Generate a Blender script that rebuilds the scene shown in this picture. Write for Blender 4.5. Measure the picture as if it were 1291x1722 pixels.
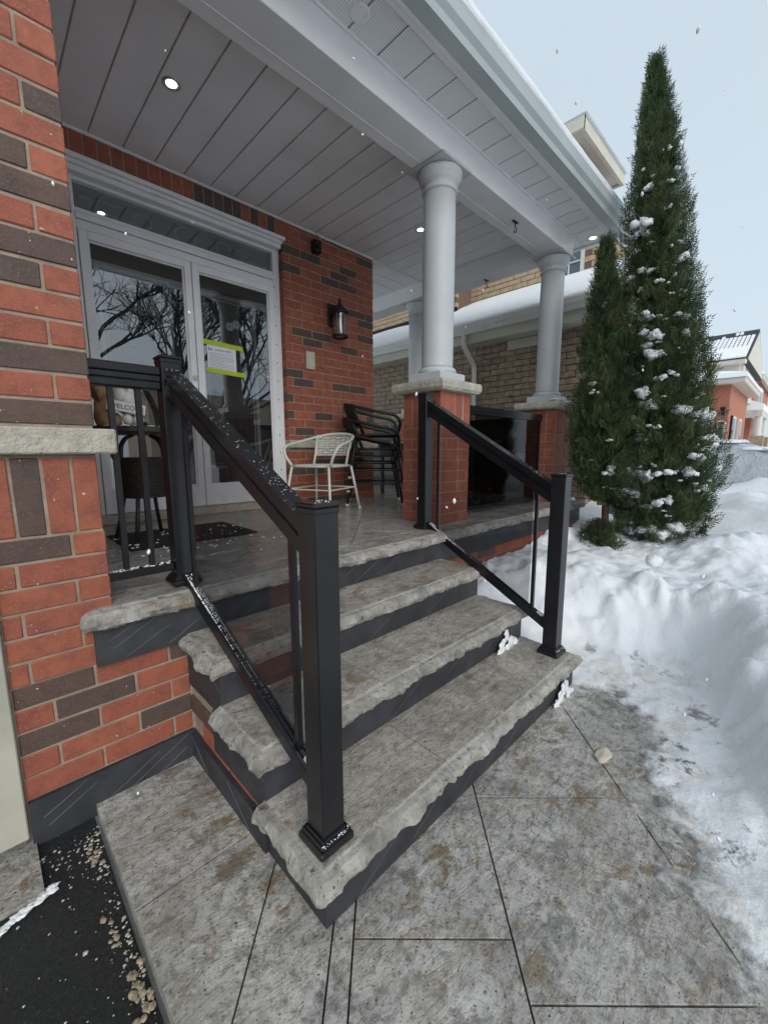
import bpy, math, random
import numpy as np
from mathutils import Vector, Matrix, noise as mnoise
random.seed(7)
rng = np.random.default_rng(7)
for o in list(bpy.data.objects): bpy.data.objects.remove(o)
scene = bpy.context.scene
col = scene.collection

# ---------------------------------------------------------------- camera
YAW, PITCH, ROLL = 0.778662, 0.147154, 0.002859
CAMH = 1.4
f_ = np.array([math.sin(YAW)*math.cos(PITCH), math.cos(YAW)*math.cos(PITCH), -math.sin(PITCH)])
r_ = np.array([math.cos(YAW), -math.sin(YAW), 0.]); d_ = np.cross(f_, r_)
c_, s_ = math.cos(ROLL), math.sin(ROLL)
cr, cd = c_*r_ + s_*d_, -s_*r_ + c_*d_
cam = bpy.data.cameras.new('camera'); camo = bpy.data.objects.new('camera', cam); col.objects.link(camo)
cam.sensor_fit = 'HORIZONTAL'; cam.sensor_width = 36; cam.lens = 36*695.21/1291
cam.clip_start = 0.02; cam.clip_end = 600
mw = Matrix.Identity(4)
for i in range(3):
    mw[i][0] = cr[i]; mw[i][1] = -cd[i]; mw[i][2] = -f_[i]
mw[2][3] = CAMH
camo.matrix_world = mw
scene.camera = camo
scene.render.resolution_x = 767; scene.render.resolution_y = 1024

# ---------------------------------------------------------------- world, sun, exposure
SUN_EL, SUN_AZ = math.radians(28), math.radians(203)      # azimuth: direction the light comes from, from +Y clockwise
w = bpy.data.worlds.new('World'); scene.world = w; w.use_nodes = True
nt = w.node_tree; nt.nodes.clear()
sky = nt.nodes.new('ShaderNodeTexSky'); sky.sky_type = 'NISHITA'; sky.sun_disc = False
sky.sun_elevation = SUN_EL; sky.sun_rotation = SUN_AZ; sky.dust_density = 4; sky.air_density = 1.0
hs = nt.nodes.new('ShaderNodeHueSaturation'); hs.inputs['Saturation'].default_value = .35
mx = nt.nodes.new('ShaderNodeMix'); mx.data_type = 'RGBA'; mx.inputs[0].default_value = .86
mx.inputs[7].default_value = (6.1, 7.15, 8.15, 1)                # even overcast cloud deck
tc = nt.nodes.new('ShaderNodeTexCoord'); nz = nt.nodes.new('ShaderNodeTexNoise'); nz.inputs['Scale'].default_value = 1.6; nz.inputs['Detail'].default_value = 3
mr = nt.nodes.new('ShaderNodeMapRange'); mr.inputs[3].default_value = .92; mr.inputs[4].default_value = 1.06
mm = nt.nodes.new('ShaderNodeVectorMath'); mm.operation = 'SCALE'
bg = nt.nodes.new('ShaderNodeBackground'); bg.inputs['Strength'].default_value = .092
out = nt.nodes.new('ShaderNodeOutputWorld')
L = nt.links.new
L(sky.outputs[0], hs.inputs['Color']); L(hs.outputs[0], mx.inputs[6]); L(tc.outputs['Generated'], nz.inputs['Vector'])
L(nz.outputs[0], mr.inputs[0]); L(mx.outputs[2], mm.inputs[0]); L(mr.outputs[0], mm.inputs['Scale'])
L(mm.outputs[0], bg.inputs['Color']); L(bg.outputs[0], out.inputs['Surface'])
sl = bpy.data.lights.new('sun', 'SUN'); sl.energy = 1.4; sl.angle = math.radians(40); sl.color = (1, .97, .93)
so = bpy.data.objects.new('sun', sl); col.objects.link(so)
sd = Vector((math.sin(SUN_AZ)*math.cos(SUN_EL), math.cos(SUN_AZ)*math.cos(SUN_EL), math.sin(SUN_EL)))
so.rotation_euler = sd.to_track_quat('Z', 'Y').to_euler(); so.location = sd*30
vs = scene.view_settings
vs.view_transform = 'Standard'; vs.look = 'None'; vs.exposure = 0.34; vs.gamma = 1; vs.use_curve_mapping = False

# ---------------------------------------------------------------- materials
def C(r, g, b): return (r, g, b, 1)
def nodes(name):
    m = bpy.data.materials.new(name); m.use_nodes = True
    t = m.node_tree; return m, t, t.nodes['Principled BSDF']
def N(t, kind, **kw):
    n = t.nodes.new(kind)
    for k, v in kw.items():
        if k in n.inputs: n.inputs[k].default_value = v
        else: setattr(n, k, v)
    return n
def pos(t): return N(t, 'ShaderNodeNewGeometry').outputs['Position']
def noise_(t, vec, scale, detail=4, rough=.55, dist=0):
    n = N(t, 'ShaderNodeTexNoise', Scale=scale, Detail=detail, Roughness=rough, Distortion=dist); t.links.new(vec, n.inputs['Vector']); return n.outputs[0]
def ramp(t, fac, a, b, ca=(0,0,0,1), cb=(1,1,1,1)):
    n = N(t, 'ShaderNodeValToRGB'); e = n.color_ramp.elements
    e[0].position = a; e[1].position = b; e[0].color = ca; e[1].color = cb
    t.links.new(fac, n.inputs[0]); return n.outputs[0]
def mixc(t, fac, a, b, mode='MIX'):
    n = N(t, 'ShaderNodeMix', data_type='RGBA', blend_type=mode)
    for s, v in ((0, fac), (6, a), (7, b)):
        if hasattr(v, 'links'): t.links.new(v, n.inputs[s])
        else: n.inputs[s].default_value = v
    return n.outputs[2]
def bump(t, bsdf, h, strength=.3, dist=.01, prev=None):
    n = N(t, 'ShaderNodeBump', Strength=strength, Distance=dist); t.links.new(h, n.inputs['Height'])
    if prev is not None: t.links.new(prev, n.inputs['Normal'])
    t.links.new(n.outputs[0], bsdf.inputs['Normal']); return n.outputs[0]
def stretch(t, vec, s, rot=(0,0,0)):
    n = N(t, 'ShaderNodeMapping'); n.inputs['Scale'].default_value = s; n.inputs['Rotation'].default_value = rot
    t.links.new(vec, n.inputs['Vector']); return n.outputs[0]
def mathn(t, op, a, b=0.0):
    n = N(t, 'ShaderNodeMath', operation=op)
    for i, v in enumerate((a, b)):
        if hasattr(v, 'links'): t.links.new(v, n.inputs[i])
        else: n.inputs[i].default_value = v
    return n.outputs[0]

def simple(name, c, rough=.5, var=.12, scale=6, bs=0., bscale=60, metal=0, spec=.5, grime=0, bd=.004):
    m, t, b = nodes(name); p = pos(t)
    n = noise_(t, p, scale)
    k = ramp(t, n, .3, .7, C(*[x*(1-var) for x in c]), C(*[min(1, x*(1+var)) for x in c]))
    if grime: k = mixc(t, ramp(t, noise_(t, p, scale*.4, 5), .5, .75), k, C(*[x*(1-grime) for x in c]))
    t.links.new(k, b.inputs['Base Color']); b.inputs['Roughness'].default_value = rough
    b.inputs['Metallic'].default_value = metal; b.inputs['Specular IOR Level'].default_value = spec
    if bs: bump(t, b, noise_(t, p, bscale, 6, .65), bs, bd)
    return m

def brick_mat(name, c1, c2, dark, specks=True, rough=.75, bs=.35):
    m, t, b = nodes(name); p = pos(t)
    oi = N(t, 'ShaderNodeObjectInfo').outputs['Random']
    base = mixc(t, oi, C(*c1), C(*c2))
    base = mixc(t, ramp(t, noise_(t, p, 14, 6, .65), .42, .72), base, C(*dark))
    base = mixc(t, ramp(t, noise_(t, p, 160, 2), .5, .8), base, C(*[x*1.5 for x in c1]))
    if specks:
        base = mixc(t, ramp(t, noise_(t, p, 55, 2, .5), .735, .755), base, C(.55, .5, .45))
        base = mixc(t, mathn(t, 'MULTIPLY', ramp(t, noise_(t, p, 7, 4, .7), .66, .8), .5), base, C(.45, .36, .3))
    t.links.new(base, b.inputs['Base Color']); b.inputs['Roughness'].default_value = rough
    n1 = bump(t, b, noise_(t, p, 220, 3), bs, .003)
    bump(t, b, noise_(t, stretch(t, p, (40, 40, 160)), 1, 3), bs*.6, .004, n1)
    return m

M_red = brick_mat('red_brick', (.29, .085, .052), (.37, .118, .062), (.20, .062, .042))
M_brown = brick_mat('brown_brick', (.115, .068, .052), (.085, .06, .052), (.06, .045, .04))
M_tan = brick_mat('tan_brick', (.33, .25, .18), (.41, .32, .235), (.14, .10, .075), False, .85, .9)
M_tanl = brick_mat('light_tan_brick', (.45, .335, .215), (.51, .39, .26), (.33, .23, .145), False, .85, .6)
M_orange = brick_mat('orange_brick', (.38, .14, .08), (.42, .17, .10), (.30, .11, .07), False)
M_mortar = simple('mortar', (.33, .26, .20), .95, .2, 20, .5, 150)
M_mortar_dk = simple('brown_mortar', (.17, .12, .085), .95, .2, 20, .5, 150)

def concrete(name, wet=.0, tint=(1, 1, 1), stains=1., dirt=1.):
    m, t, b = nodes(name); p = pos(t)
    sc = lambda c: C(*[x*y for x, y in zip(c, tint)])
    a = ramp(t, noise_(t, p, 3.1, 8, .62), .34, .66, sc((.25, .24, .225)), sc((.44, .43, .41)))
    fine = noise_(t, p, 26, 7, .7, .4)
    a = mixc(t, mathn(t, 'MULTIPLY', ramp(t, fine, .49, .60), .62*dirt), a, sc((.12, .11, .10)))
    a = mixc(t, mathn(t, 'MULTIPLY', ramp(t, noise_(t, p, 6.5, 9, .72, .6), .525, .62), .72*dirt), a, sc((.085, .082, .085)))
    a = mixc(t, mathn(t, 'MULTIPLY', ramp(t, noise_(t, p, 15, 7, .7, .8), .55, .62), .6), a, sc((.45, .44, .42)))
    big = ramp(t, noise_(t, p, 2.2, 4), .36, .60)
    br = mathn(t, 'MULTIPLY', ramp(t, noise_(t, stretch(t, p, (8, 11, 9), (0, 0, .7)), 1, 9, .74, .7), .515, .585), mathn(t, 'MULTIPLY', big, .85*stains))
    a = mixc(t, br, a, C(.205, .13, .06))
    a = mixc(t, mathn(t, 'MULTIPLY', ramp(t, noise_(t, p, 48, 5, .72), .545, .63), .65*stains), a, C(.16, .10, .055))
    a = mixc(t, ramp(t, noise_(t, p, 95, 3, .6), .61, .68), a, C(.06, .055, .05))
    a = mixc(t, ramp(t, noise_(t, p, 130, 2, .5), .68, .73), a, C(.55, .52, .47))
    t.links.new(a, b.inputs['Base Color'])
    w_ = noise_(t, p, 1.7, 4)
    t.links.new(ramp(t, w_, .38, .62, C(*[.62-.5*wet]*3), C(*[.42-.38*wet]*3)), b.inputs['Roughness'])
    slate = noise_(t, stretch(t, p, (4, 13, 6), (0, 0, .8)), 1, 9, .7, .9)
    n1 = bump(t, b, slate, .8*(1-.5*wet), .03)
    bump(t, b, noise_(t, p, 60, 6, .7), .7*(1-.5*wet), .009, n1)
    return m
M_walk = concrete('stamped_concrete', .4, (1.38, 1.37, 1.33), 1., .85)
M_tread = concrete('tread_concrete', .1, (1.27, 1.20, 1.10), .85, .5)
M_floor = concrete('wet_porch_concrete', 1., (1.15, 1.13, 1.1), .4, .7)
def lipmat():
    m, t, b = nodes('chiselled_edge'); p = pos(t)
    a = ramp(t, noise_(t, p, 9, 8, .7), .34, .66, C(.20, .185, .165), C(.49, .465, .415))
    a = mixc(t, ramp(t, noise_(t, p, 30, 5, .7), .58, .68), a, C(.09, .08, .07))
    a = mixc(t, mathn(t, 'MULTIPLY', ramp(t, noise_(t, p, 6, 5, .7), .58, .7), .5), a, C(.24, .15, .07))
    t.links.new(a, b.inputs['Base Color']); b.inputs['Roughness'].default_value = .7
    bump(t, b, noise_(t, p, 45, 7, .7), .8, .012)
    return m
M_lip = lipmat()
M_skirt = simple('charcoal_skirting', (.038, .039, .045), .55, .35, 7, .5, 40)
M_score = simple('scored_line', (.095, .10, .11), .7, .3, 9)
M_joint = simple('dark_joint', (.02, .019, .018), .9)
M_stone = simple('limestone', (.50, .47, .39), .85, .2, 14, 1., 32, grime=.3, bd=.02)
M_alu = simple('grey_aluminium', (.76, .76, .77), .42, .05, 3)
M_ceil = simple('grey_plank', (.78, .78, .80), .42, .06, 3)
M_gut = simple('gutter_grey', (.47, .52, .53), .35, .06, 3)
M_column = simple('column_paint', (.53, .55, .56), .5, .05, 4, .1, 50)
M_doorw = simple('door_frame_white', (.80, .81, .83), .38, .05, 5)
M_black = simple('black_powder_coat', (.010, .010, .012), .27, .3, 12, .05, 200)
M_blackw = simple('black_wicker', (.012, .0115, .011), .45, .4, 40, .3, 150)
M_brownw = simple('brown_wicker', (.026, .020, .016), .5, .4, 40, .3, 150)
M_cream = simple('cream_trim', (.52, .51, .42), .5, .08, 5)
M_creamw = simple('cream_siding', (.58, .55, .47), .6, .07, 5)
M_garage = simple('garage_trim', (.50, .485, .40), .5, .1, 5, grime=.3)
M_whitep = simple('white_paint', (.62, .62, .58), .42, .06, 8)
M_paper = simple('paper', (.72, .72, .80), .7, .03, 8)
M_ink = simple('ink', (.04, .04, .06), .8)
M_inkl = simple('pale_ink', (.34, .34, .40), .8)
M_tape = simple('green_tape', (.42, .55, .02), .45, .1, 20)
M_inner = simple('inner_door', (.055, .058, .062), .5, .2, 4)
M_innerl = simple('inner_moulding', (.42, .45, .47), .45, .1, 4)
M_dark = simple('dark_interior', (.012, .012, .013), .8)
M_roofd = simple('dark_shingle', (.035, .036, .042), .85, .3, 12, .5, 40)
M_metal = simple('brushed_metal', (.55, .54, .50), .3, .1, 8, metal=1)
M_darkm = simple('dark_hook', (.07, .07, .075), .4, .1, 8, metal=.6)
M_asph0 = None
def asph():
    m, t, b = nodes('asphalt'); p = pos(t)
    a = ramp(t, noise_(t, p, 120, 3, .7), .35, .75, C(.004, .0045, .005), C(.035, .037, .04))
    a = mixc(t, ramp(t, noise_(t, p, 45, 5, .75), .63, .70), a, C(.16, .16, .16))
    t.links.new(a, b.inputs['Base Color'])
    t.links.new(ramp(t, noise_(t, p, 3, 4), .4, .6, C(.18, .18, .18), C(.5, .5, .5)), b.inputs['Roughness'])
    bump(t, b, noise_(t, p, 90, 6, .75), 1., .02); return m
M_asph = asph()
def snowmat(name, dirty):
    m, t, b = nodes(name); p = pos(t)
    a = ramp(t, noise_(t, p, 1.5, 5), .3, .7, C(.86, .885, .91), C(.92, .93, .94))
    if dirty:
        sx = N(t, 'ShaderNodeSeparateXYZ'); t.links.new(p, sx.inputs[0])
        zz = mathn(t, 'ADD', sx.outputs[2], mathn(t, 'MULTIPLY', mathn(t, 'SUBTRACT', noise_(t, p, 16, 7, .75), .5), .06))
        wet_ = ramp(t, zz, .002, .020, C(1, 1, 1), C(0, 0, 0))
        thin = ramp(t, sx.outputs[2], .03, .12, C(1, 1, 1), C(0, 0, 0))
        k = mathn(t, 'MULTIPLY', thin, ramp(t, noise_(t, stretch(t, p, (5, 8, 5), (0, 0, .7)), 1, 7, .75, .6), .47, .62))
        a = mixc(t, mathn(t, 'MULTIPLY', k, .42), a, C(.48, .38, .27))
        k2 = mathn(t, 'MULTIPLY', thin, ramp(t, noise_(t, p, 5, 8, .75), .57, .64))
        a = mixc(t, k2, a, C(.15, .14, .14))
        a = mixc(t, wet_, a, mixc(t, ramp(t, noise_(t, p, 20, 6, .7), .42, .6), C(.17, .165, .165), C(.40, .37, .33)))
    t.links.new(a, b.inputs['Base Color']); b.inputs['Roughness'].default_value = .75
    b.inputs['Specular IOR Level'].default_value = .25
    n1 = bump(t, b, noise_(t, p, 9, 6, .6), .35, .05)
    bump(t, b, noise_(t, p, 90, 4, .7), .3, .008, n1)
    return m
M_snow = snowmat('snow', False); M_snowg = snowmat('packed_snow', True)
M_ice = simple('dirty_ice', (.58, .52, .42), .35, .15, 12, .5, 30)
M_tarp = simple('car_cover', (.58, .62, .66), .5, .14, 4, 1., 5, bd=.12)
M_bark = simple('bark', (.075, .052, .042), .9, .35, 20, .9, 60)
M_barkd = simple('dark_bark', (.028, .023, .021), .9, .35, 20)
def leafmat():
    m, t, b = nodes('cedar_foliage'); p = pos(t)
    a = ramp(t, noise_(t, p, 5, 5, .7), .35, .68, C(.024, .046, .026), C(.105, .145, .05))
    a = mixc(t, mathn(t, 'MULTIPLY', ramp(t, noise_(t, p, 2.6, 3), .56, .74), .7), a, C(.13, .12, .05))
    t.links.new(a, b.inputs['Base Color']); b.inputs['Roughness'].default_value = .65; b.inputs['Specular IOR Level'].default_value = .25
    return m
M_leaf = leafmat()
def perfmat():
    m, t, b = nodes('perforated_soffit'); p = pos(t)
    s = N(t, 'ShaderNodeVectorMath', operation='MULTIPLY'); s.inputs[1].default_value = (62, 62, 0); t.links.new(p, s.inputs[0])
    fr = N(t, 'ShaderNodeVectorMath', operation='FRACTION'); t.links.new(s.outputs[0], fr.inputs[0])
    sb = N(t, 'ShaderNodeVectorMath', operation='SUBTRACT'); sb.inputs[1].default_value = (.5, .5, 0); t.links.new(fr.outputs[0], sb.inputs[0])
    ln = N(t, 'ShaderNodeVectorMath', operation='LENGTH'); t.links.new(sb.outputs[0], ln.inputs[0])
    k = ramp(t, ln.outputs['Value'], .15, .22, C(.36, .36, .36), C(.74, .75, .76))
    t.links.new(k, b.inputs['Base Color']); b.inputs['Roughness'].default_value = .5; return m
M_perf = perfmat()
def glass(name, tint, r0, rough=.0):
    m = bpy.data.materials.new(name); m.use_nodes = True; t = m.node_tree; t.nodes.clear()
    o = t.nodes.new('ShaderNodeOutputMaterial'); tr = N(t, 'ShaderNodeBsdfTransparent', Color=C(*tint))
    gl = N(t, 'ShaderNodeBsdfGlossy', Roughness=rough); lw = N(t, 'ShaderNodeLayerWeight', Blend=.5)
    p5 = mathn(t, 'POWER', lw.outputs['Facing'], 5.0); k = mathn(t, 'ADD', mathn(t, 'MULTIPLY', p5, 1-r0), r0)
    mi = t.nodes.new('ShaderNodeMixShader'); t.links.new(k, mi.inputs[0])
    t.links.new(tr.outputs[0], mi.inputs[1]); t.links.new(gl.outputs[0], mi.inputs[2]); t.links.new(mi.outputs[0], o.inputs[0])
    return m
M_glass = glass('door_glass', (.80, .82, .83), .20)
M_tint = glass('smoked_glass', (.70, .70, .71), .03)
M_tintd = glass('dark_smoked_glass', (.45, .45, .46), .04)
M_lglass = glass('lantern_glass', (.85, .8, .72), .12, .08)
M_wglass = simple('window_glass', (.10, .13, .16), .08, .2, 2)
def emit(name, c, s):
    m, t, b = nodes(name); b.inputs['Base Color'].default_value = C(*c); b.inputs['Emission Color'].default_value = C(*c); b.inputs['Emission Strength'].default_value = s; return m
M_lamp = emit('lit_lens', (.93, 1, .97), 7)

# ---------------------------------------------------------------- mesh helpers
class MB:
    def __init__(s): s.v = []; s.f = []
    def add(s, v, f):
        n = len(s.v); s.v += [tuple(map(float, p)) for p in v]; s.f += [tuple(i+n for i in q) for q in f]; return s
    def box(s, x0, x1, y0, y1, z0, z1):
        return s.add([(x0,y0,z0),(x1,y0,z0),(x1,y1,z0),(x0,y1,z0),(x0,y0,z1),(x1,y0,z1),(x1,y1,z1),(x0,y1,z1)],
                     [(0,3,2,1),(4,5,6,7),(0,1,5,4),(1,2,6,5),(2,3,7,6),(3,0,4,7)])
    def cbox(s, x0, x1, y0, y1, z0, z1, c=.003, jit=0):
        X, Y, Z = (x0, x1), (y0, y1), (z0, z1); v = []; idx = {}
        for i in (0, 1):
            for j in (0, 1):
                for k in (0, 1):
                    q = (X[i], Y[j], Z[k]); sg = (1-2*i, 1-2*j, 1-2*k)
                    for a in range(3):
                        p = [q[b] + (sg[b]*c if b != a else 0) + (random.uniform(-jit, jit) if jit else 0) for b in range(3)]
                        idx[i, j, k, a] = len(v); v.append(p)
        f = []
        def face(l): f.append(tuple(l))
        for a in range(3):
            b, c2 = (a+1) % 3, (a+2) % 3
            for e in (0, 1):
                q = []
                for (m, n) in ((0,0),(1,0),(1,1),(0,1)):
                    k = [0,0,0]; k[a] = e; k[b] = m; k[c2] = n; q.append(idx[k[0],k[1],k[2],a])
                face(q if e else q[::-1])
            for m in (0, 1):
                for n in (0, 1):   # edge along axis a
                    k0 = [0,0,0]; k0[b] = m; k0[c2] = n; k1 = k0[:]; k1[a] = 1
                    q = [idx[(*k0, b)], idx[(*k1, b)], idx[(*k1, c2)], idx[(*k0, c2)]]
                    face(q if (m == n) == False else q[::-1])
        for i in (0, 1):
            for j in (0, 1):
                for k in (0, 1):
                    q = [idx[i,j,k,0], idx[i,j,k,1], idx[i,j,k,2]]
                    face(q if (i+j+k) % 2 else q[::-1])
        return s.add(v, f)
    def tube(s, pts, r, n=8, caps=True):
        pts = [Vector(p) for p in pts]; rr = r if isinstance(r, (list, tuple)) else [r]*len(pts)
        v = []; up = None
        for i, p in enumerate(pts):
            t = (pts[min(i+1, len(pts)-1)] - pts[max(i-1, 0)]).normalized()
            if up is None:
                up = Vector((0, 0, 1)) if abs(t.z) < .9 else Vector((1, 0, 0))
            a = t.cross(up); a.normalize(); up = a.cross(t); up.normalize()
            for k in range(n):
                g = 2*math.pi*k/n; v.append(p + rr[i]*(math.cos(g)*a + math.sin(g)*up))
        f = []
        for i in range(len(pts)-1):
            for k in range(n):
                k2 = (k+1) % n; f.append((i*n+k, i*n+k2, (i+1)*n+k2, (i+1)*n+k))
        if caps: f.append(tuple(range(n))[::-1]); f.append(tuple(range((len(pts)-1)*n, len(pts)*n)))
        return s.add(v, f)
    def bar(s, p0, p1, wx, wz, side=None):
        p0, p1 = Vector(p0), Vector(p1); t = (p1-p0).normalized()
        a = Vector(side) if side else t.cross(Vector((0, 0, 1)))
        a = (a - t*a.dot(t)).normalized(); u = a.cross(t).normalized()
        v = []
        for p in (p0, p1):
            for (i, j) in ((-1,-1),(1,-1),(1,1),(-1,1)): v.append(p + a*i*wx/2 + u*j*wz/2)
        return s.add(v, [(0,1,2,3)[::-1],(4,5,6,7),(0,1,5,4),(1,2,6,5),(2,3,7,6),(3,0,4,7)])
    def lathe(s, prof, n=24, c=(0,0,0), caps=True):
        v = []; f = []
        for r, z in prof:
            for k in range(n):
                g = 2*math.pi*k/n; v.append((c[0]+r*math.cos(g), c[1]+r*math.sin(g), c[2]+z))
        for i in range(len(prof)-1):
            for k in range(n):
                k2 = (k+1) % n; f.append((i*n+k, i*n+k2, (i+1)*n+k2, (i+1)*n+k))
        if caps: f.append(tuple(range(n))[::-1]); f.append(tuple(range((len(prof)-1)*n, len(prof)*n)))
        return s.add(v, f)
    def blob(s, c, rx, ry, rz, amp=.25, n=6, m=8, flat=False):
        v = [];
        ph = random.random()*50
        for i in range(1, n):
            for k in range(m):
                th = math.pi*i/n; g = 2*math.pi*k/m
                d = Vector((math.sin(th)*math.cos(g), math.sin(th)*math.sin(g), math.cos(th)))
                q = 1 + amp*mnoise.noise(d*1.7 + Vector((ph, ph, 0)))*1.6
                z = d.z*rz*q
                if flat and z < 0: z *= .3
                v.append((c[0]+d.x*rx*q, c[1]+d.y*ry*q, c[2]+z))
        f = []
        for i in range(n-2):
            for k in range(m):
                k2 = (k+1) % m; f.append((i*m+k, (i+1)*m+k, (i+1)*m+k2, i*m+k2))
        v.append((c[0], c[1], c[2]+rz)); v.append((c[0], c[1], c[2]-rz*(.3 if flat else 1)))
        T = len(v)-2
        for k in range(m):
            k2 = (k+1) % m; f.append((T, k, k2)); f.append((T+1, (n-2)*m+k2, (n-2)*m+k))
        return s.add(v, f)
    def poly(s, pts, z0, z1):
        n = len(pts); v = [(x, y, z0) for x, y in pts] + [(x, y, z1) for x, y in pts]
        return s.add(v, [tuple(range(n))[::-1], tuple(range(n, 2*n))] + [(i, (i+1) % n, (i+1) % n+n, i+n) for i in range(n)])
    def quad(s, a, b, c, d): return s.add([a, b, c, d], [(0,1,2,3)])
WORLD = {}
def wl(o): return WORLD.get(o.name, Vector((0,0,0)))
def mesh(name, mb, mat, smooth=False):
    me = bpy.data.meshes.new(name); me.from_pydata(mb.v, [], mb.f); me.materials.append(mat)
    if smooth: me.polygons.foreach_set('use_smooth', [True]*len(me.polygons))
    me.update(); return me
def build(mb, name, mat, parent=None, at=None, smooth=False):
    """mesh given in world coordinates; origin is placed at the parent's base (or at 'at')"""
    base = Vector(at) if at is not None else (wl(parent) if parent else Vector((0,0,0)))
    mb.v = [(x-base.x, y-base.y, z-base.z) for x, y, z in mb.v]
    o = bpy.data.objects.new(name, mesh(name, mb, mat, smooth)); col.objects.link(o)
    o.parent = parent; o.location = base - (wl(parent) if parent else Vector((0,0,0)))
    WORLD[o.name] = base; return o
def inst(me, name, parent, p):
    o = bpy.data.objects.new(name, me); col.objects.link(o); o.parent = parent
    p = Vector(p); o.location = p - wl(parent); WORLD[o.name] = p; return o
def thing(name, label, cat, at=(0,0,0), group=None):
    o = bpy.data.objects.new(name, None); o.empty_display_size = .1; col.objects.link(o); o.location = at
    WORLD[o.name] = Vector(at); return tag(o, label, cat, group)
def tag(o, label, cat, group=None, kind=None):
    o['label'] = label; o['category'] = cat
    if group: o['group'] = group
    if kind: o['kind'] = kind
    return o
def struct(o): o['kind'] = 'structure'; return o
def stuff(o): o['kind'] = 'stuff'; return o
def text_mesh(body, size, mat, name, parent, origin, xdir, ydir, thick=.0006, width=None):
    cu = bpy.data.curves.new(name, 'FONT'); cu.body = body; cu.size = size; cu.extrude = thick
    to = bpy.data.objects.new('tmp_text', cu); col.objects.link(to)
    dg = bpy.context.evaluated_depsgraph_get(); me = bpy.data.meshes.new_from_object(to.evaluated_get(dg))
    bpy.data.objects.remove(to)
    X, Y = Vector(xdir).normalized(), Vector(ydir).normalized(); Z = X.cross(Y)
    xs = [v.co.x for v in me.vertices]; k = (width/(max(xs)-min(xs))) if width else 1; x0 = min(xs)
    base = wl(parent)
    for v in me.vertices: v.co = Vector(origin) - base + X*(v.co.x-x0)*k + Y*v.co.y*k + Z*v.co.z
    me.materials.clear(); me.materials.append(mat)
    o = bpy.data.objects.new(name, me); col.objects.link(o); o.parent = parent; return o

# ---------------------------------------------------------------- brick helpers
BH, MJ = .079, .010
_bc = {}
def brick_mesh(dx, dy, dz, mat, rough=0.):
    key = (round(dx, 3), round(dy, 3), round(dz, 3), mat.name, random.randrange(3))
    if key not in _bc:
        _bc[key] = mesh('brick', MB().cbox(-dx/2, dx/2, -dy/2, dy/2, -dz/2, dz/2, .0035 if not rough else .007, .0012 if not rough else rough), mat)
    return _bc[key]
def put_brick(parent, x0, x1, y0, y1, z0, z1, mat, rough=0., bag=None):
    if bag is not None: bag.cbox(x0, x1, y0, y1, z0, z1, .0035, .001); return
    dx, dy, dz = x1-x0, y1-y0, z1-z0
    jy = random.uniform(-.0015, .0015)
    return inst(brick_mesh(dx, dy, dz, mat, rough), 'brick', parent, ((x0+x1)/2, (y0+y1)/2+jy, (z0+z1)/2))
def pick(pd=.2): return M_brown if random.random() < pd else M_red
def row_x(parent, xa, xb, z, yf, half, cols=None, pd=.2, h=BH, dep=.09, BL=.257, from_right=True, bag=None, mats=None, rough=0.):
    """one course of a wall facing -Y between xa..xb, anchored at the right end"""
    xs = []; x = xb; first = True; i = 0
    while x > xa + .012:
        L_ = BL if not (first and half) else half
        x0 = max(xa, x-L_); m = (cols[i] if cols and i < len(cols) else (mats() if mats else pick(pd)))
        if x - x0 > .012: put_brick(parent, x0, x, yf, yf+dep, z, z+h, m, rough, bag)
        x = x0 - MJ; first = False; i += 1

# ================================================================ GROUND
def clip(poly, a, b, c):           # keep a*x+b*y<=c
    o = []
    for i in range(len(poly)):
        p, q = poly[i], poly[(i+1) % len(poly)]; fp, fq = a*p[0]+b*p[1]-c, a*q[0]+b*q[1]-c
        if fp <= 0: o.append(p)
        if fp*fq < 0:
            t = fp/(fp-fq); o.append((p[0]+t*(q[0]-p[0]), p[1]+t*(q[1]-p[1])))
    return o
def inset(poly, g):
    n = len(poly); cx = sum(p[0] for p in poly)/n; cy = sum(p[1] for p in poly)/n; out_ = poly[:]
    for i in range(n):
        p, q = poly[i], poly[(i+1) % n]; ex, ey = q[0]-p[0], q[1]-p[1]; l = math.hypot(ex, ey)
        if l < 1e-5: continue
        nx, ny = ey/l, -ex/l; c = nx*p[0]+ny*p[1]
        if nx*cx+ny*cy > c: nx, ny, c = -nx, -ny, -c
        out_ = clip(out_, nx, ny, c-g)
    return out_
def slab_mesh(poly, z0, z1, bev=.005):
    b = inset(poly, bev); 
    m = MB(); n = len(poly)
    if len(b) != n: return m.poly(poly, z0, z1)
    v = [(x, y, z0) for x, y in poly] + [(x, y, z1-bev) for x, y in poly] + [(x, y, z1) for x, y in b]
    f = [tuple(range(2*n, 3*n))]
    for i in range(n):
        j = (i+1) % n; f += [(i, j, j+n, i+n), (i+n, j+n, j+2*n, i+2*n)]
    return m.add(v, f)
ground = struct(build(MB().quad((-60,-120,-.10),(260,-120,-.10),(260,140,-.10),(-60,140,-.10)), 'ground', M_snow))
walk = struct(build(MB().poly([(.214,-3),(3.3,-3),(3.3,1.86),(.214,1.86)], -.09, -.009), 'walkway', M_joint))
R0 = [(.206,-3),(3.3,-3),(3.3,1.86),(.206,1.86)]
slabs = [clip(R0, 0, -1, -1.305)]
low = clip(R0, 0, 1, 1.305)
us = [-9, -.545, -.228, -.140, .512, 1.37, 2.23, 9]
vcut = {3: [-1.16, -.30, .56, 1.42], 4: [-1.37, -.5, .35, 1.217, 2.12], 5: [-.9, .0, .8, 1.66, 2.5], 1: [-.4, .6], 6: [1.2, 2.4]}
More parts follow.
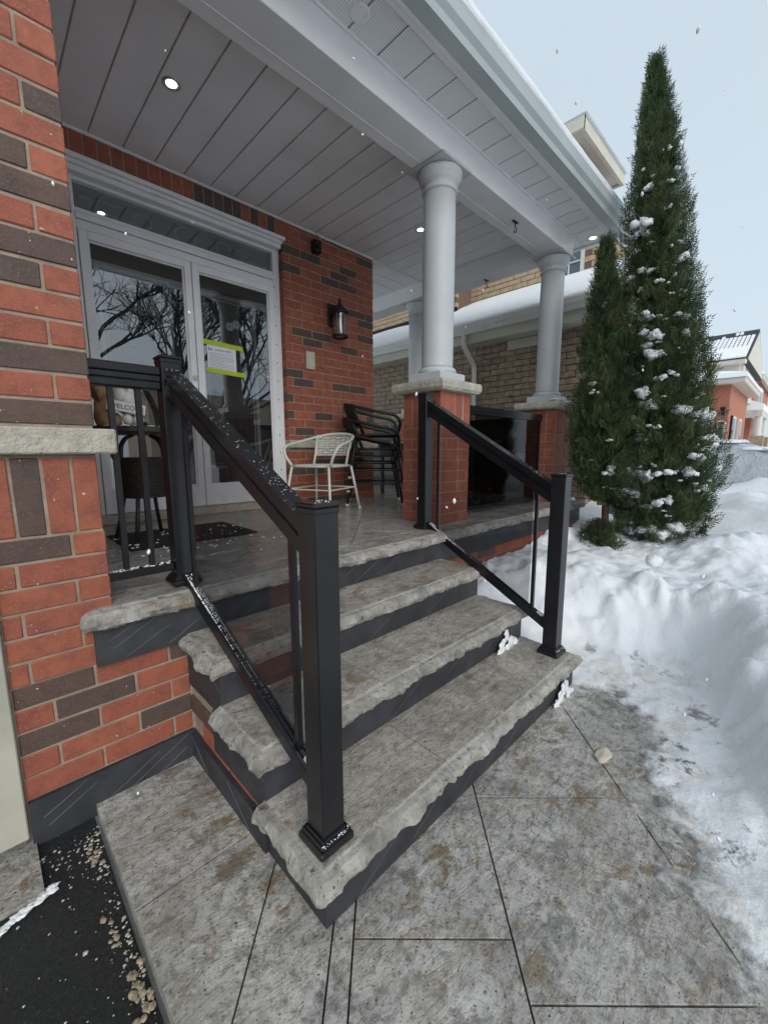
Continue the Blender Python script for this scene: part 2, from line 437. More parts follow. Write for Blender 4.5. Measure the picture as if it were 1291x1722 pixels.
for i in range(len(us)-1):
    st = clip(clip(low, 1, -1, us[i+1]), -1, 1, -us[i])
    if len(st) < 3: continue
    vs_ = [-99] + vcut.get(i, []) + [99]
    for a, b in zip(vs_, vs_[1:]):
        q = clip(clip(st, 1, 1, b), -1, -1, -a)
        if len(q) >= 3: slabs.append(q)
for q in slabs:
    q = inset(q, .0027)
    if len(q) < 3: continue
    a = sum(q[i][0]*q[(i+1) % len(q)][1]-q[(i+1) % len(q)][0]*q[i][1] for i in range(len(q)))
    if a < 0: q = q[::-1]
    if abs(a) < .002: continue
    build(slab_mesh(q, -.05, 0., .0012), 'slab', M_walk, walk)
# asphalt driveway
dw = MB().quad((-9,-14,-.052),(.198,-14,-.052),(.198,1.86,-.052),(-9,1.86,-.052))
struct(build(dw, 'driveway', M_asph))
apron = struct(build(MB().box(-4, .02, 1.62, 2.3, -.09, -.035), 'garage_apron', M_walk))
deb = MB()
for i in range(420):
    e = abs(random.gauss(0, .03)) if i % 3 else random.uniform(0, .5)**1.5
    if i % 5 == 0: x, y = random.uniform(.0, .2), 1.8-abs(random.gauss(0, .1))
    else: x, y = .19-e, random.uniform(.6, 1.78)
    r = random.choice((.0012, .0016, .002, .002, .003, .004)) if i % 14 else random.uniform(.004, .007)
    deb.blob((x, y, -.050), r*1.3, r, r*.8, .3, 4, 5)
tag(build(deb, 'gravel_debris', simple('grit', (.42, .39, .35), .8, .5, 90)), 'loose pale grit and salt along the driveway edge', 'grit', kind='stuff')

m = MB()
for (cx, cy, sp, n_) in ((.176, 1.12, .035, 26), (.15, 1.33, .018, 9), (.16, 1.66, .03, 10), (.185, .95, .03, 12)):
    for k in range(n_):
        r = random.uniform(.003, .008); m.blob((min(.192, cx+random.gauss(0, sp*.35)), cy+random.gauss(0, sp*1.3), -.050), r*1.3, r*1.5, r*.45, .7, 6, 9, True)
tag(build(m, 'dirty_ice_crust', simple('brown_ice', (.34, .27, .19), .5, .4, 40, .5, 60), smooth=True), 'brownish ice crust left along the walkway edge on the driveway', 'ice', kind='stuff')
m = MB()
for k in range(60): m.blob((-.20+k*.0042+random.gauss(0, .006), 1.535+k*.0016+random.gauss(0, .005), -.049), .016, .010, .0035, .5, 5, 8, True)
tag(build(m, 'snow_streak', M_snow, smooth=True), 'thin white snow streak on the driveway in front of the garage', 'snow', kind='stuff')
# snow terrain
FOOT = [(2.47,1.95),(2.48,1.20),(2.70,1.0),(2.86,.92),(2.92,.72),(3.06,.58),(3.08,.43),(2.76,.27),(2.39,.14),(2.12,.04),(1.93,-.05),(1.72,-.25),(1.55,-.6),(1.42,-1.5),(1.3,-4.5),(-3,-4.5),(-3,1.95)]
FP = np.array(FOOT)
def footdist(X, Y):
    P = np.stack([X, Y], -1); d = np.full(X.shape, 1e9); ins = np.zeros(X.shape, bool)
    for i in range(len(FP)):
        a, b = FP[i], FP[(i+1) % len(FP)]; ab = b-a
        t = np.clip(((P-a)@ab)/(ab@ab), 0, 1); q = a+t[..., None]*ab
        d = np.minimum(d, np.hypot(P[..., 0]-q[..., 0], P[..., 1]-q[..., 1]))
        c = ((a[1] > Y) != (b[1] > Y)); xi = a[0]+(Y-a[1])*(b[0]-a[0])/(b[1]-a[1]+1e-12); ins ^= c & (X < xi)
    return np.where(ins, -d, d)
def fbm(X, Y, s, seed=0, o=4):
    out_ = np.zeros(X.shape); it = np.nditer(X, flags=['multi_index'])
    for x in it:
        i = it.multi_index; out_[i] = mnoise.fractal(Vector((X[i]*s+seed, Y[i]*s-seed, seed*.37)), 1., 2., o)
    return out_
def snow_patch(xs, ys, name):
    X, Y = np.meshgrid(xs, ys, indexing='ij'); D = footdist(X, Y)
    n1 = fbm(X, Y, 1.1, 3); n2 = fbm(X, Y, 4.5, 9, 5); n3 = fbm(X, Y, 14, 5, 3)
    steep = np.clip((.45-Y)/.35, 0, 1)
    sc = .30*(1-steep)+.13*steep; Do = np.clip(D+.05*n2, 0, None)
    H = .065 + (.36+.08*n1)*(1-np.exp(-(Do/sc)**1.5)) + np.where(D > 0, .038*n2*np.clip(D*4, 0, 1), 0) + .012*n3*np.clip(D*6+.4, .1, 1)
    H += np.clip(D-.6, 0, None)*.03*np.clip(1-D/14, 0, 1)*3 + .10*n1*np.clip(D-1, 0, 1)
    lumps = np.clip(n2-.25, 0, None)*.12*np.clip(1-abs(D-.35)*3, 0, 1); H += lumps
    ins = D < 0
    H = np.where(ins, .064*(1+D/.43) + .020*n2 + .010*n3, H)
    # snow climbs beside the stairs towards the porch wall
    side = np.clip((Y-.95)/.8, 0, 1)*np.clip((2.9-X)/.3, 0, 1)*(X > 2.4)
    H = np.where((X > 2.4) & (Y > .9), np.maximum(H*(1-.3*side), .06+.30*np.clip((Y-.95)/.7, 0, 1)+.03*n2), H)
    # raised crest along the shovelled walk
    H += .05*np.exp(-((D-.45)/.22)**2)*(D > 0)
    nx, ny = X.shape; v = np.stack([X, Y, H], -1).reshape(-1, 3)
    idx = np.arange(nx*ny).reshape(nx, ny); a, b, c, d = idx[:-1, :-1], idx[1:, :-1], idx[1:, 1:], idx[:-1, 1:]
    ok = (np.maximum.reduce([H[:-1, :-1], H[1:, :-1], H[1:, 1:], H[:-1, 1:]]) > -.02)
    fc = np.stack([a[ok], b[ok], c[ok], d[ok]], -1)
    m = MB(); used = np.unique(fc); mp = -np.ones(nx*ny, int); mp[used] = np.arange(len(used))
    m.v = [tuple(p) for p in v[used].tolist()]; m.f = [tuple(q) for q in mp[fc].tolist()]
    return struct(build(m, name, M_snowg, smooth=True))
snow_patch(np.arange(1.0, 5.0, .022), np.arange(-1.6, 1.87, .022), 'snow_bank')
snow_patch(np.concatenate([np.arange(4.96, 8, .1), np.arange(8, 30, .5), np.arange(30, 140, 5)]), np.concatenate([np.arange(-60, -8, 4), np.arange(-8, -1.5, .4), np.arange(-1.5, 1.9, .1), np.arange(1.9, 14, .5)]), 'snow_field')
snow_patch(np.arange(1.0, 5.05, .15), np.concatenate([np.arange(-60, -8, 4), np.arange(-8, -1.5, .3), [-1.55]]), 'snow_verge')
tag(build(MB().blob((3.62,.74,.56), .062, .055, .05, .2, 10, 14), 'snow_lump', M_snow, at=(3.62,.74,.52), smooth=True), 'round snow lump on top of the shovelled bank below the cedars', 'snow lump')
tag(build(MB().blob((1.93,.52,.004), .060, .030, .011, .25, 10, 14, True), 'ice_chunk', M_ice, at=(1.93,.52,0), smooth=True), 'flat tan chunk of ice lying on the walkway beside the bottom step', 'ice')
m = MB()
for (cx, cy, z0, z1, n_) in ((2.25, .838, .0, .12, 40), (2.20, 1.175, .20, .33, 40)):
    for i in range(n_//2):
        x = cx+random.gauss(0, .05); h_ = (z1-z0)*random.uniform(0, .9)*math.exp(-((x-cx)/.06)**2); r = random.uniform(.016, .032)*(1-.55*h_/.12)
        m.blob((x, cy-.004-.012*(1-h_/.12)*random.random(), z0+h_), r*1.1, r*.30, r*1.2, .6, 9, 12)
tag(build(m, 'frozen_slush', M_snow, smooth=True), 'frozen slush clinging to the right ends of the step risers', 'slush', kind='stuff')

# ================================================================ PORCH AND STEPS
porch = thing('concrete_porch', 'stamped grey concrete porch with four chiselled steps and charcoal risers', 'porch', (1.5, 1.85, 0))
def offset_corners(poly, offs):
    n = len(poly); lines = []
    for i in range(n):
        p, q = poly[i], poly[(i+1) % n]; ex, ey = q[0]-p[0], q[1]-p[1]; l = math.hypot(ex, ey)
        nx, ny = ey/l, -ex/l; lines.append((nx, ny, nx*p[0]+ny*p[1]+offs[i]))
    o = []
    for i in range(n):
        a, b, c = lines[i-1]; d, e, f = lines[i]; det = a*e-b*d
        o.append(((c*e-b*f)/det, (a*f-c*d)/det))
    return o
def chisel(p, s=1.):
    v = Vector(p)
    n = mnoise.noise(v*9)*.55 + mnoise.noise(v*23)*.35 + mnoise.noise(v*55)*.16
    c = mnoise.cell(v*11)*.5 if hasattr(mnoise, 'cell') else 0
    return (n + .35*(c-.25))*s
LIP = [(-.052,0,0),(-.046,-.002,.0015),(-.040,-.0075,.004),(-.022,-.011,.009),(-.004,-.024,.014),(.002,-.044,.015),(-.006,-.064,.016),(-.030,-.078,.016)]
def lipped(poly, edges, ztop, parent, name='tread', mat=None):
    """convex CCW polygon, edges: 'l' lip, 'j' joint/butt"""
    n = len(poly); rings = []
    cnt = []
    for i in range(n):
        p, q = poly[i], poly[(i+1) % n]; l = math.hypot(q[0]-p[0], q[1]-p[1]); cnt.append(max(2, int(l/.012)) if edges[i] == 'l' else 1)
    m = MB(); 
    for (o_, dz, amp) in LIP:
        cs = offset_corners(poly, [o_ if e == 'l' else -.002 for e in edges]); ring = []
        for i in range(n):
            p, q = cs[i], cs[(i+1) % n]
            ex, ey = poly[(i+1) % n][0]-poly[i][0], poly[(i+1) % n][1]-poly[i][1]; l = math.hypot(ex, ey); nx, ny = ey/l, -ex/l
            for k in range(cnt[i]):
                t = k/cnt[i]; x, y, z = p[0]+(q[0]-p[0])*t, p[1]+(q[1]-p[1])*t, ztop+dz
                if amp and edges[i] == 'l':
                    d = chisel((x*1., y*1., z*1.6)); x += nx*d*amp*2.0; y += ny*d*amp*2.0; z += (mnoise.noise(Vector((x*17, y*17, z*9)))*.6+mnoise.noise(Vector((x*60, y*60, z*9)))*.4)*amp*.8
                elif amp and edges[i-1] == 'l' and k == 0:
                    pass
                ring.append((x, y, z))
        rings.append(ring)
    R = len(rings[0]); v = [p for r in rings for p in r]; f = []
    for a in range(len(rings)-1):
        for k in range(R):
            k2 = (k+1) % R; f.append((a*R+k, (a+1)*R+k, (a+1)*R+k2, a*R+k2))
    cap = [tuple(range(R))]
    m2 = MB().add(v, f + cap)
    o = build(m2, name, M_lip, parent)
    me = o.data; me.materials.append(mat or M_tread); me.polygons[len(f)].material_index = 1
    for q in me.polygons[:R]: q.material_index = 1
    return o
SX0, SX1 = .552, 2.465
RX0, RX1 = .598, 2.425
YR = [.852, 1.192, 1.527]; ZT = [.2, .4, .6]
JX = [(1.19, 1.775), (1.17, 1.80), (1.18, 1.83)]
def score_lines(rects, parent):
    """diagonal scratched lines on faces: (axis, const, a0, a1, z0, z1)"""
    m = MB()
    for ax, cst, a0, a1, z0, z1 in rects:
        a = a0 - .1
        while a < a1:
            L_ = (z1-z0)*random.uniform(.5, 1.0); za = z0+random.uniform(0, (z1-z0)-L_*.98); pts = []
            for k in range(5):
                t = k/4; u = a + t*L_*1.9 + random.uniform(-.004, .004); z = za+t*L_
                if a0+.004 < u < a1-.004: pts.append((u, cst, z) if ax == 'y' else (cst, u, z))
            if len(pts) > 1: m.tube(pts, .0009 if cst < 1.84 and ax == 'y' else .0016, 4)
            a += random.uniform(.16, .5) if cst < 1.84 else random.uniform(.09, .26)
    if m.v: stuff(build(m, 'scored_lines', M_score, parent))
for k in range(3):
    y0, z1, z0 = YR[k], ZT[k]-.066, (ZT[k-1] if k else 0)
    yb = YR[k+1] if k < 2 else 1.85
    st = build(MB().box(RX0, RX1, y0, yb+.1, (0 if k == 0 else ZT[k-1]-.05), z1), 'step', M_skirt, porch)
    xs = [SX0, JX[k][0], JX[k][1], SX1]; yf = y0-.038
    for i in range(3):
        e = ['l', 'l' if i == 2 else 'j', 'j', 'l' if i == 0 else 'j']
        lipped([(xs[i], yf), (xs[i+1], yf), (xs[i+1], yb+.012), (xs[i], yb+.012)], e, ZT[k], st)
    score_lines([('y', y0-.0005, RX0, RX1, z0, z1), ('x', RX0-.0005, y0, yb, z0, z1)], st)
# side of the stair block: charcoal base with brick above
sb = build(MB().box(RX0+.012, RX0+.05, 1.2, 1.87, .0, .33).box(RX0+.012, RX0+.05, 1.54, 1.87, .33, .53), 'stair_side', M_mortar, porch)
for r_i in range(4):
    z = .125+r_i*.089; y = 1.875 - (0 if r_i % 2 else .12)
    while y > 1.22:
        y0 = max(1.21+.03*0, y-.257)
        if y-y0 > .03 and z+BH < .53 and y0 > (1.20 if z+BH < .33 else 1.53): put_brick(sb, RX0+.002, RX0+.04, y0, y, z, z+BH, pick(.1))
        y = y0-MJ
sk = build(MB().box(RX0-.012, RX0+.02, 1.19, 1.875, 0, .118), 'skirting', M_skirt, porch); score_lines([('x', RX0-.013, 1.2, 1.86, .01, .115)], sk)
# porch body
build(MB().box(.30, 5.05, 1.90, 7.2, .0, .70), 'porch_core', M_joint, porch)
PZ = .8
skl = build(MB().box(.262, 5.12, 1.848, 1.92, .568, PZ-.066), 'skirt_band', M_skirt, porch)
skr = build(MB().box(5.05, 5.12, 1.925, 7.2, .568, PZ-.066), 'skirt_band', M_skirt, porch)
score_lines([('y', 1.8472, .27, 2.45, .57, PZ-.07)], skl)
m = MB()
for x in np.arange(2.5, 5.1, .13): m.bar((x, 1.8472, .575), (x+.0, 1.8472, .725), .002, .002)
fx = [.222, 1.17, 2.05, 3.05, 3.95, 5.165]
for i in range(5):
    lipped([(fx[i], 1.80), (fx[i+1], 1.80), (fx[i+1], 2.02), (fx[i], 2.02)], ['l', 'l' if i == 4 else 'j', 'j', 'l' if i == 0 else 'j'], PZ, porch, 'edge_slab', M_floor)
fl = build(MB().box(.30, 5.1, 2.03, 7.2, .69, PZ-.014), 'floor_base', M_joint, porch)
F0 = [(.335,2.022),(5.14,2.022),(5.14,7.2),(.335,7.2)]
ul = [-9, -3.77, -2.91, -2.05, -1.19, -.33, .53, 1.39, 2.25, 3.11, 9]
for i in range(len(ul)-1):
    st = clip(clip(F0, 1, -1, ul[i+1]), -1, 1, -ul[i])
    if len(st) < 3: continue
    vv = [-99] + [x + (.43 if i % 2 else 0) for x in np.arange(2.6, 12, 1.3)] + [99]
    for a, b in zip(vv, vv[1:]):
        q = clip(clip(st, 1, 1, b), -1, -1, -a)
        if len(q) < 3: continue
        q = inset(q, .0016)
        if len(q) < 3: continue
        A = sum(q[k][0]*q[(k+1) % len(q)][1]-q[(k+1) % len(q)][0]*q[k][1] for k in range(len(q)))
        if abs(A) < .01: continue
        build(slab_mesh(q if A > 0 else q[::-1], PZ-.02, PZ, .0025), 'floor_slab', M_floor, fl)
# brick foundation, left of the stairs and right of them
fw = build(MB().box(.0, .62, 1.876, 1.96, 0, .60), 'foundation_wall', M_mortar, porch)
low_rows = [[M_red, M_red], [M_brown, M_red], [M_red, M_red], [M_brown, M_brown], [M_red, M_brown]]
for r_i in range(5):
    z = .135+r_i*.089
    row_x(fw, .012, .600, z, 1.87, .205 if r_i % 2 else .072, cols=[[M_red, M_red, M_red], [M_brown, M_red, M_red], [M_red, M_red, M_brown], [M_red, M_brown, M_red], [M_brown, M_red, M_brown]][r_i])
fs = build(MB().box(.012, .60, 1.856, 1.9, -.05, .130), 'skirting', M_skirt, porch); score_lines([('y', 1.8555, .015, .59, -.04, .125)], fs)
fr = build(MB().box(2.40, 5.10, 1.882, 1.96, .0, .60).box(5.02, 5.094, 1.96, 7.1, 0, .6), 'foundation_wall', M_mortar, porch)
for r_i in range(5): row_x(fr, 2.43, 5.10, .125+r_i*.089, 1.87, .12 if r_i % 2 else 0, pd=.12)
build(MB().box(2.40, 5.11, 1.868, 1.9, 0, .112), 'footing', M_walk, porch)

# ================================================================ HOUSE
house = thing('brick_house', 'red and brown brick house with a grey plank porch ceiling and white eave', 'house', (2.0, 4.1, 0))
# garage pier wall at the left
gw = build(MB().box(-.0, .330, 1.876, 4.0, .58, 5.2), 'garage_wall', M_mortar, house)
below = [  # from under the soldier course downwards: bricks right to left
 (.10, [M_red, M_brown]), (0, [M_red, M_red]), (.10, [M_red, M_red]), (0, [M_red, M_red]), (.10, [M_red, M_red]), (0, [M_red, M_red])]
z = 1.098-BH
for hf, cs in below:
    row_x(gw, .012, .335, z, 1.87, hf or .262, cols=cs); z -= .089
for i, mt in enumerate([M_red, M_red, M_brown, M_red]):
    x1 = .335-.004-i*.0845; put_brick(gw, max(.012, x1-.0745), x1, 1.87, 1.96, 1.108, 1.378, mt)
bandL = build(MB().cbox(-.05, .395, 1.83, 2.02, 1.392, 1.483, .006), 'stone_band', M_stone, house)
ups = [[M_brown],[M_red,M_red],[M_brown],[M_red,M_red],[M_red],[M_red,M_brown],[M_brown],[M_red,M_red],[M_brown],[M_red,M_brown],[M_red],[M_brown,M_red],[M_red],[M_red,M_red],[M_red],[M_red,M_red],[M_red],[M_red,M_brown]]
z = 1.495; i = 0
while z < 5.0:
    cs = ups[i] if i < len(ups) else None
    row_x(gw, .012, .335, z, 1.87, 0 if i % 2 == 0 else .098, cols=cs, BL=.262 if i % 2 else .33); z += .0905; i += 1
# side return of that pier (faces the door), as one mass
bag = MB(); z = .80; k = 0
while z < 3.75:
    y = 1.97+(.13 if k % 2 else 0)
    while y < 3.9: bag.cbox(.26, .335, y, min(y+.257, 4.0), z, z+BH); y += .267
    z += .089; k += 1
stuff(build(bag, 'brick_return', M_red, house))
# garage door trim far left
gt = thing('garage_door', 'pale green garage door frame beside the brick pier at the far left', 'garage door', (-.6, 1.95, -.03))
build(MB().cbox(-.105, .004, 1.846, 1.99, .0, 3.1, .004), 'frame', M_garage, gt)
build(MB().cbox(-.125, -.107, 1.875, 1.99, .0, 3.1, .003), 'stop', M_cream, gt)
for i in range(5): build(MB().cbox(-3.1, -.12, 1.96, 2.0, .0+i*.56-.03, .555+i*.56-.03, .006), 'panel', M_cream, gt)
# front wall with the door
WY = 4.03
fwall = build(MB().box(2.515, 3.78, WY+.005, WY+.3, .6, 3.9).box(.33, .70, WY+.005, WY+.3, .6, 3.9).box(.70, 2.515, WY+.005, WY+.3, 3.56, 3.9), 'front_wall', M_mortar, house)
z = PZ-.02; i = 0
while z < 3.74:
    if not (1.40 < z+.04 < 1.53):
        row_x(fwall, 2.505, 3.79, z, WY, .125 if i % 2 else 0, pd=.24, h=min(BH, 3.745-z) if z+BH > 3.745 else BH)
        if i % 2 == 0: put_brick(fwall, 2.505, 2.59, WY+.10, WY+.30, z, min(z+BH, 3.745), pick(.2))
    z += .089; i += 1
bag = MB(); z = PZ
while z < 3.7: bag.cbox(.34, .60, WY, WY+.09, z, z+BH); z += .089
stuff(build(bag, 'brick_infill', M_red, house))
x = .66
while x < 2.60:
    put_brick(fwall, x, x+.079, WY, WY+.09, 3.572, 3.748, pick(.35)); x += .089
bsf = build(MB().cbox(2.50, 3.83, WY-.045, WY+.1, 1.435, 1.522, .006), 'stone_band', M_stone, house)
# ceiling planks
CZ = 3.75
ceil = build(MB().box(.3, 5.1, 1.80, 7.2, CZ+.014, CZ+.05), 'porch_ceiling', M_ceil, house)
P = .2275; x = .863-3*P
pm = None
while x < 4.80:
    x0, x1 = max(x+.0045, .30), min(x+P-.0045, 4.73)
    if x1-x0 > .02:
        bm = MB().cbox(x0, x1, 2.36, WY+.01, CZ, CZ+.012, .003); build(bm, 'plank', M_ceil, ceil)
    x += P
y = WY+.05
while y < 7.0:
    build(MB().cbox(3.79, 4.73, y+.005, y+P-.005, CZ, CZ+.012, .003), 'plank', M_ceil, ceil); y += P
build(MB().cbox(3.78, 4.73, WY+.005, WY+.045, CZ-.012, CZ+.012, .004), 'ceiling_trim', M_alu, house)
build(MB().cbox(.335, 3.79, WY-.022, WY-.001, CZ-.016, CZ+.012, .004), 'ceiling_trim', M_alu, house)
# beams
BZ = 3.55
bm = build(MB().cbox(.0, 5.03, 2.07, 2.36, BZ, CZ+.013, .004), 'beam', M_alu, house)
build(MB().cbox(.0, 4.72, 2.361, 2.375, BZ+.02, CZ-.002, .003).cbox(0, 4.72, 2.27, 2.276, BZ-.003, BZ+.002, .001), 'beam_trim', M_alu, bm)
build(MB().cbox(4.735, 5.029, 2.361, 7.2, BZ+.001, CZ+.013, .004), 'beam', M_alu, house)
# eave soffit, fascia, gutter
sof = build(MB().box(.0, 5.36, 1.765, 2.07, CZ+.015, CZ+.03).box(5.03, 5.36, 2.07, 7.2, CZ+.015, CZ+.03), 'eave_soffit', M_alu, house)
x = 1.987-9*.23
while x < 5.34:
    x0, x1 = x+.005, min(x+.225, 5.345)
    if x1 > x0+.03: build(MB().box(x0, x1, 1.802, 2.064, CZ+.002, CZ+.010), 'soffit_panel', M_perf, sof)
    x += .23
y = 2.062
while y < 7:
    build(MB().box(5.036, 5.325, y+.005, y+.225, CZ+.002, CZ+.010), 'soffit_panel', M_perf, sof); y += .23
build(MB().cbox(0, 5.37, 1.766, 1.800, CZ-.010, CZ+.012, .003).cbox(5.330, 5.37, 1.80, 7.2, CZ-.010, CZ+.012, .003).cbox(0, 5.03, 2.056, 2.069, CZ-.012, CZ+.004, .002), 'soffit_trim', M_alu, house)
build(MB().box(0, 5.375, 1.742, 1.764, CZ-.012, CZ+.20).box(5.355, 5.376, 1.764, 7.2, CZ-.011, CZ+.20), 'fascia', M_alu, house)
gp = [(1.741, 3.87), (1.741, 3.742), (1.650, 3.738), (1.640, 3.775), (1.612, 3.80), (1.603, 3.845), (1.596, 3.868), (1.606, 3.872), (1.613, 3.85), (1.73, 3.85)]
def gut(prof, x0, x1):
    n = len(prof); v = [(x0, y, z) for y, z in prof]+[(x1, y, z) for y, z in prof]
    return MB().add(v, [tuple(range(n)), tuple(range(2*n-1, n-1, -1))]+[(i, i+n, (i+1) % n+n, (i+1) % n) for i in range(n)])
build(gut(gp, -.5, 5.40), 'gutter', M_gut, house)
build(MB().add([(-.6,1.70,3.86),(5.42,1.70,3.86),(5.42,7.4,6.0),(-.6,7.4,6.0),(-.6,1.70,3.89),(5.42,1.70,3.89),(5.42,7.4,6.03),(-.6,7.4,6.03)], [(0,3,2,1),(4,5,6,7),(0,1,5,4),(1,2,6,5),(2,3,7,6),(3,0,4,7)]), 'roof', M_roofd, house)
# snow lying on the porch roof
m = MB(); nx = 90; prof = [(1.615,3.862),(1.595,3.885),(1.60,3.93),(1.64,3.985),(1.75,4.03),(2.2,4.18),(3.5,4.66),(6,5.6)]
v = []; 
for i in range(nx+1):
    x = -.5+5.93*i/nx
    for j, (y, z) in enumerate(prof):
        k = mnoise.noise(Vector((x*1.3, j*.6, 0)))*.035+mnoise.noise(Vector((x*6, j, 3)))*.008
        en = max(0, (x-5.25)/.2); v.append((x - (.05*en if j < 2 else 0), y+k*.3-.0*en, z+(k if j else 0)-(.02*en*j if j < 5 else .05*en)))
n = len(prof); f = [(i*n+j, (i+1)*n+j, (i+1)*n+j+1, i*n+j+1) for i in range(nx) for j in range(n-1)]
f += [tuple(nx*n+j for j in range(n)) + ()]
tag(build(m.add(v, f), 'roof_snow', M_snow, smooth=True), 'thick snow resting on the porch roof above the gutter', 'snow', kind='stuff')
# recessed lights
def downlight(x, y, z, lit, label):
    t = thing('recessed_light', label, 'light', (x, y, z), 'recessed porch lights')
    build(MB().lathe([(.034,-.001),(.045,-.004),(.056,-.003),(.058,.004),(.034,.004)], 28, (x, y, z)), 'trim_ring', M_alu if not lit else M_metal, t, smooth=True)
    build(MB().lathe([(.001,.001),(.033,.001),(.033,.006),(.001,.006)], 24, (x, y, z-.003)), 'lens', M_lamp if lit else M_alu, t)
    if lit:
        l = bpy.data.lights.new('downlight_glow', 'SPOT'); l.energy = 1.2; l.spot_size = 1.9; l.spot_blend = .8; l.shadow_soft_size = .03; l.color = (.92, 1, .96)
        lo = bpy.data.objects.new('bulb', l); col.objects.link(lo); lo.parent = t; lo.location = (0, 0, -.012)
downlight(1.169, 3.127, CZ, True, 'lit round recessed light in the ceiling above the double door')
downlight(3.684, 3.162, CZ, True, 'lit round recessed light in the ceiling, half hidden behind the near column')
downlight(5.20, 1.93, CZ+.002, True, 'lit round recessed light in the eave soffit by the cedar top')
downlight(1.75, 1.95, CZ+.002, False, 'unlit round recessed light in the perforated soffit at the top edge')
def hook(x, y, label):
    t = thing('ceiling_hook', label, 'hook', (x, y, BZ), 'plant hooks under the porch beams')
    build(MB().cbox(x-.045, x+.045, y-.014, y+.014, BZ-.007, BZ-.0005, .002), 'plate', M_darkm, t)
    pts = [(x, y, BZ-.005), (x, y, BZ-.045)] + [(x+.026*math.sin(a), y, BZ-.070+.026*math.cos(a)) for a in np.linspace(0, 4.2, 9)]
    build(MB().tube(pts, .0055, 6), 'hook', M_darkm, t, smooth=True)
hook(3.90, 2.17, 'dark metal hook screwed under the front porch beam between the columns')
hook(4.90, 3.10, 'dark metal hook screwed under the side porch beam')

# double storm door
door = thing('double_storm_door', 'white framed glazed double storm door with transom in the brick wall', 'door', (1.6, 4.13, .8))
DY = 4.12
frm = build(MB().cbox(.700, .752, DY-.02, DY+.10, .80, 3.50, .004).cbox(2.430, 2.504, DY-.02, DY+.10, .80, 3.50, .004).cbox(.752, 2.430, DY-.019, DY+.1, 3.10, 3.165, .004).cbox(.752, 2.430, DY-.028, DY+.1, 3.170, 3.215, .004).cbox(.752, 2.430, DY-.015, DY+.1, 3.22, 3.25, .004).cbox(.752, 2.43, DY-.019, DY+.1, 3.44, 3.50, .004), 'frame', M_doorw, door)
build(MB().cbox(.66, 2.52, WY-.055, WY+.12, 3.535, 3.568, .006).cbox(.68, 2.50, WY-.03, WY+.12, 3.505, 3.534, .006).cbox(.69, 2.49, WY-.01, WY+.12, 3.462, 3.504, .006), 'head_trim', M_doorw, door)
build(MB().box(.752, 2.43, DY+.03, DY+.04, 3.25, 3.44), 'transom_pane', M_glass, door)
build(MB().cbox(.68, 2.56, WY-.06, DY+.1, .80, .868, .006), 'sill', M_stone, door)
def ring(x0, x1, z0, z1, w_, y0, y1, wt=None, wb=None):
    wt = wt or w_; wb = wb or w_
    return MB().cbox(x0, x0+w_, y0, y1, z0, z1, .004).cbox(x1-w_, x1, y0, y1, z0, z1, .004).cbox(x0+w_, x1-w_, y0, y1, z1-wt, z1, .004).cbox(x0+w_, x1-w_, y0, y1, z0, z0+wb, .004)
for (a, b) in ((.756, 1.588), (1.596, 2.426)):
    lf = build(ring(a, b, .872, 3.096, .058, DY-.03, DY+.02, .062, .20), 'door_leaf', M_doorw, door)
    build(ring(a+.058, b-.058, 1.072, 3.034, .014, DY-.012, DY+.012), 'glazing_bead', M_doorw, lf)
    build(MB().box(a+.070, b-.070, DY-.003, DY+.003, 1.085, 3.022), 'pane', M_glass, lf)
h0 = build(MB().cbox(1.536, 1.580, DY-.042, DY-.0305, 1.84, 1.99, .004).tube([(1.558, DY-.045, 1.95), (1.558, DY-.085, 1.94), (1.556, DY-.09, 1.87), (1.556, DY-.06, 1.84)], .009, 8), 'handle', M_metal, door)
build(MB().tube([(1.560, DY-.031, 2.08), (1.560, DY-.05, 2.08)], .022, 16).tube([(1.560, DY-.05, 2.08), (1.560, DY-.058, 2.08)], .012, 12), 'deadbolt', M_metal, door)
hn = MB()
for zz in np.arange(1.0, 3.1, .19): hn.tube([(2.436, DY-.028, zz), (2.436, DY-.028, zz+.012)], .004, 6)
build(hn, 'hinge_screw', M_darkm, door)
inn = build(MB().box(.70, 2.51, DY+.19, DY+.22, .80, 3.5), 'inner_door', M_inner, door)
for (a, b) in ((.78, 1.57), (1.62, 2.41)):
    build(ring(a+.10, b-.10, 1.22, 2.95, .035, DY+.165, DY+.189), 'moulding', M_innerl, inn)
    build(ring(a+.15, b-.15, 1.27, 2.90, .012, DY+.172, DY+.1895), 'moulding', M_innerl, inn)
    m = MB()
    for q in range(9):     # wrought scrolls in the inner glass
        cx, cz = random.uniform(a+.2, b-.2), random.uniform(1.35, 2.8); R_ = random.uniform(.05, .10)
        m.tube([(cx+R_*(1-.08*k)*math.cos(k*.6), DY+.178, cz+R_*(1-.08*k)*math.sin(k*.6)) for k in range(11)], .006, 5)
    build(m, 'scroll', M_dark, inn)
m = MB()
for (cx, R_) in ((1.25, .07), (1.60, .09), (1.95, .07)): m.tube([(cx+R_*math.cos(k*.5), DY+.08, 3.345+R_*.8*math.sin(k*.5)) for k in range(14)], .007, 5)
for cx in (.95, 2.2): m.cbox(cx-.14, cx+.14, DY+.07, DY+.08, 3.38, 3.39, .002).cbox(cx-.02, cx+.26, DY+.07, DY+.08, 3.30, 3.31, .002)
build(m, 'transom_scroll', M_innerl, door)
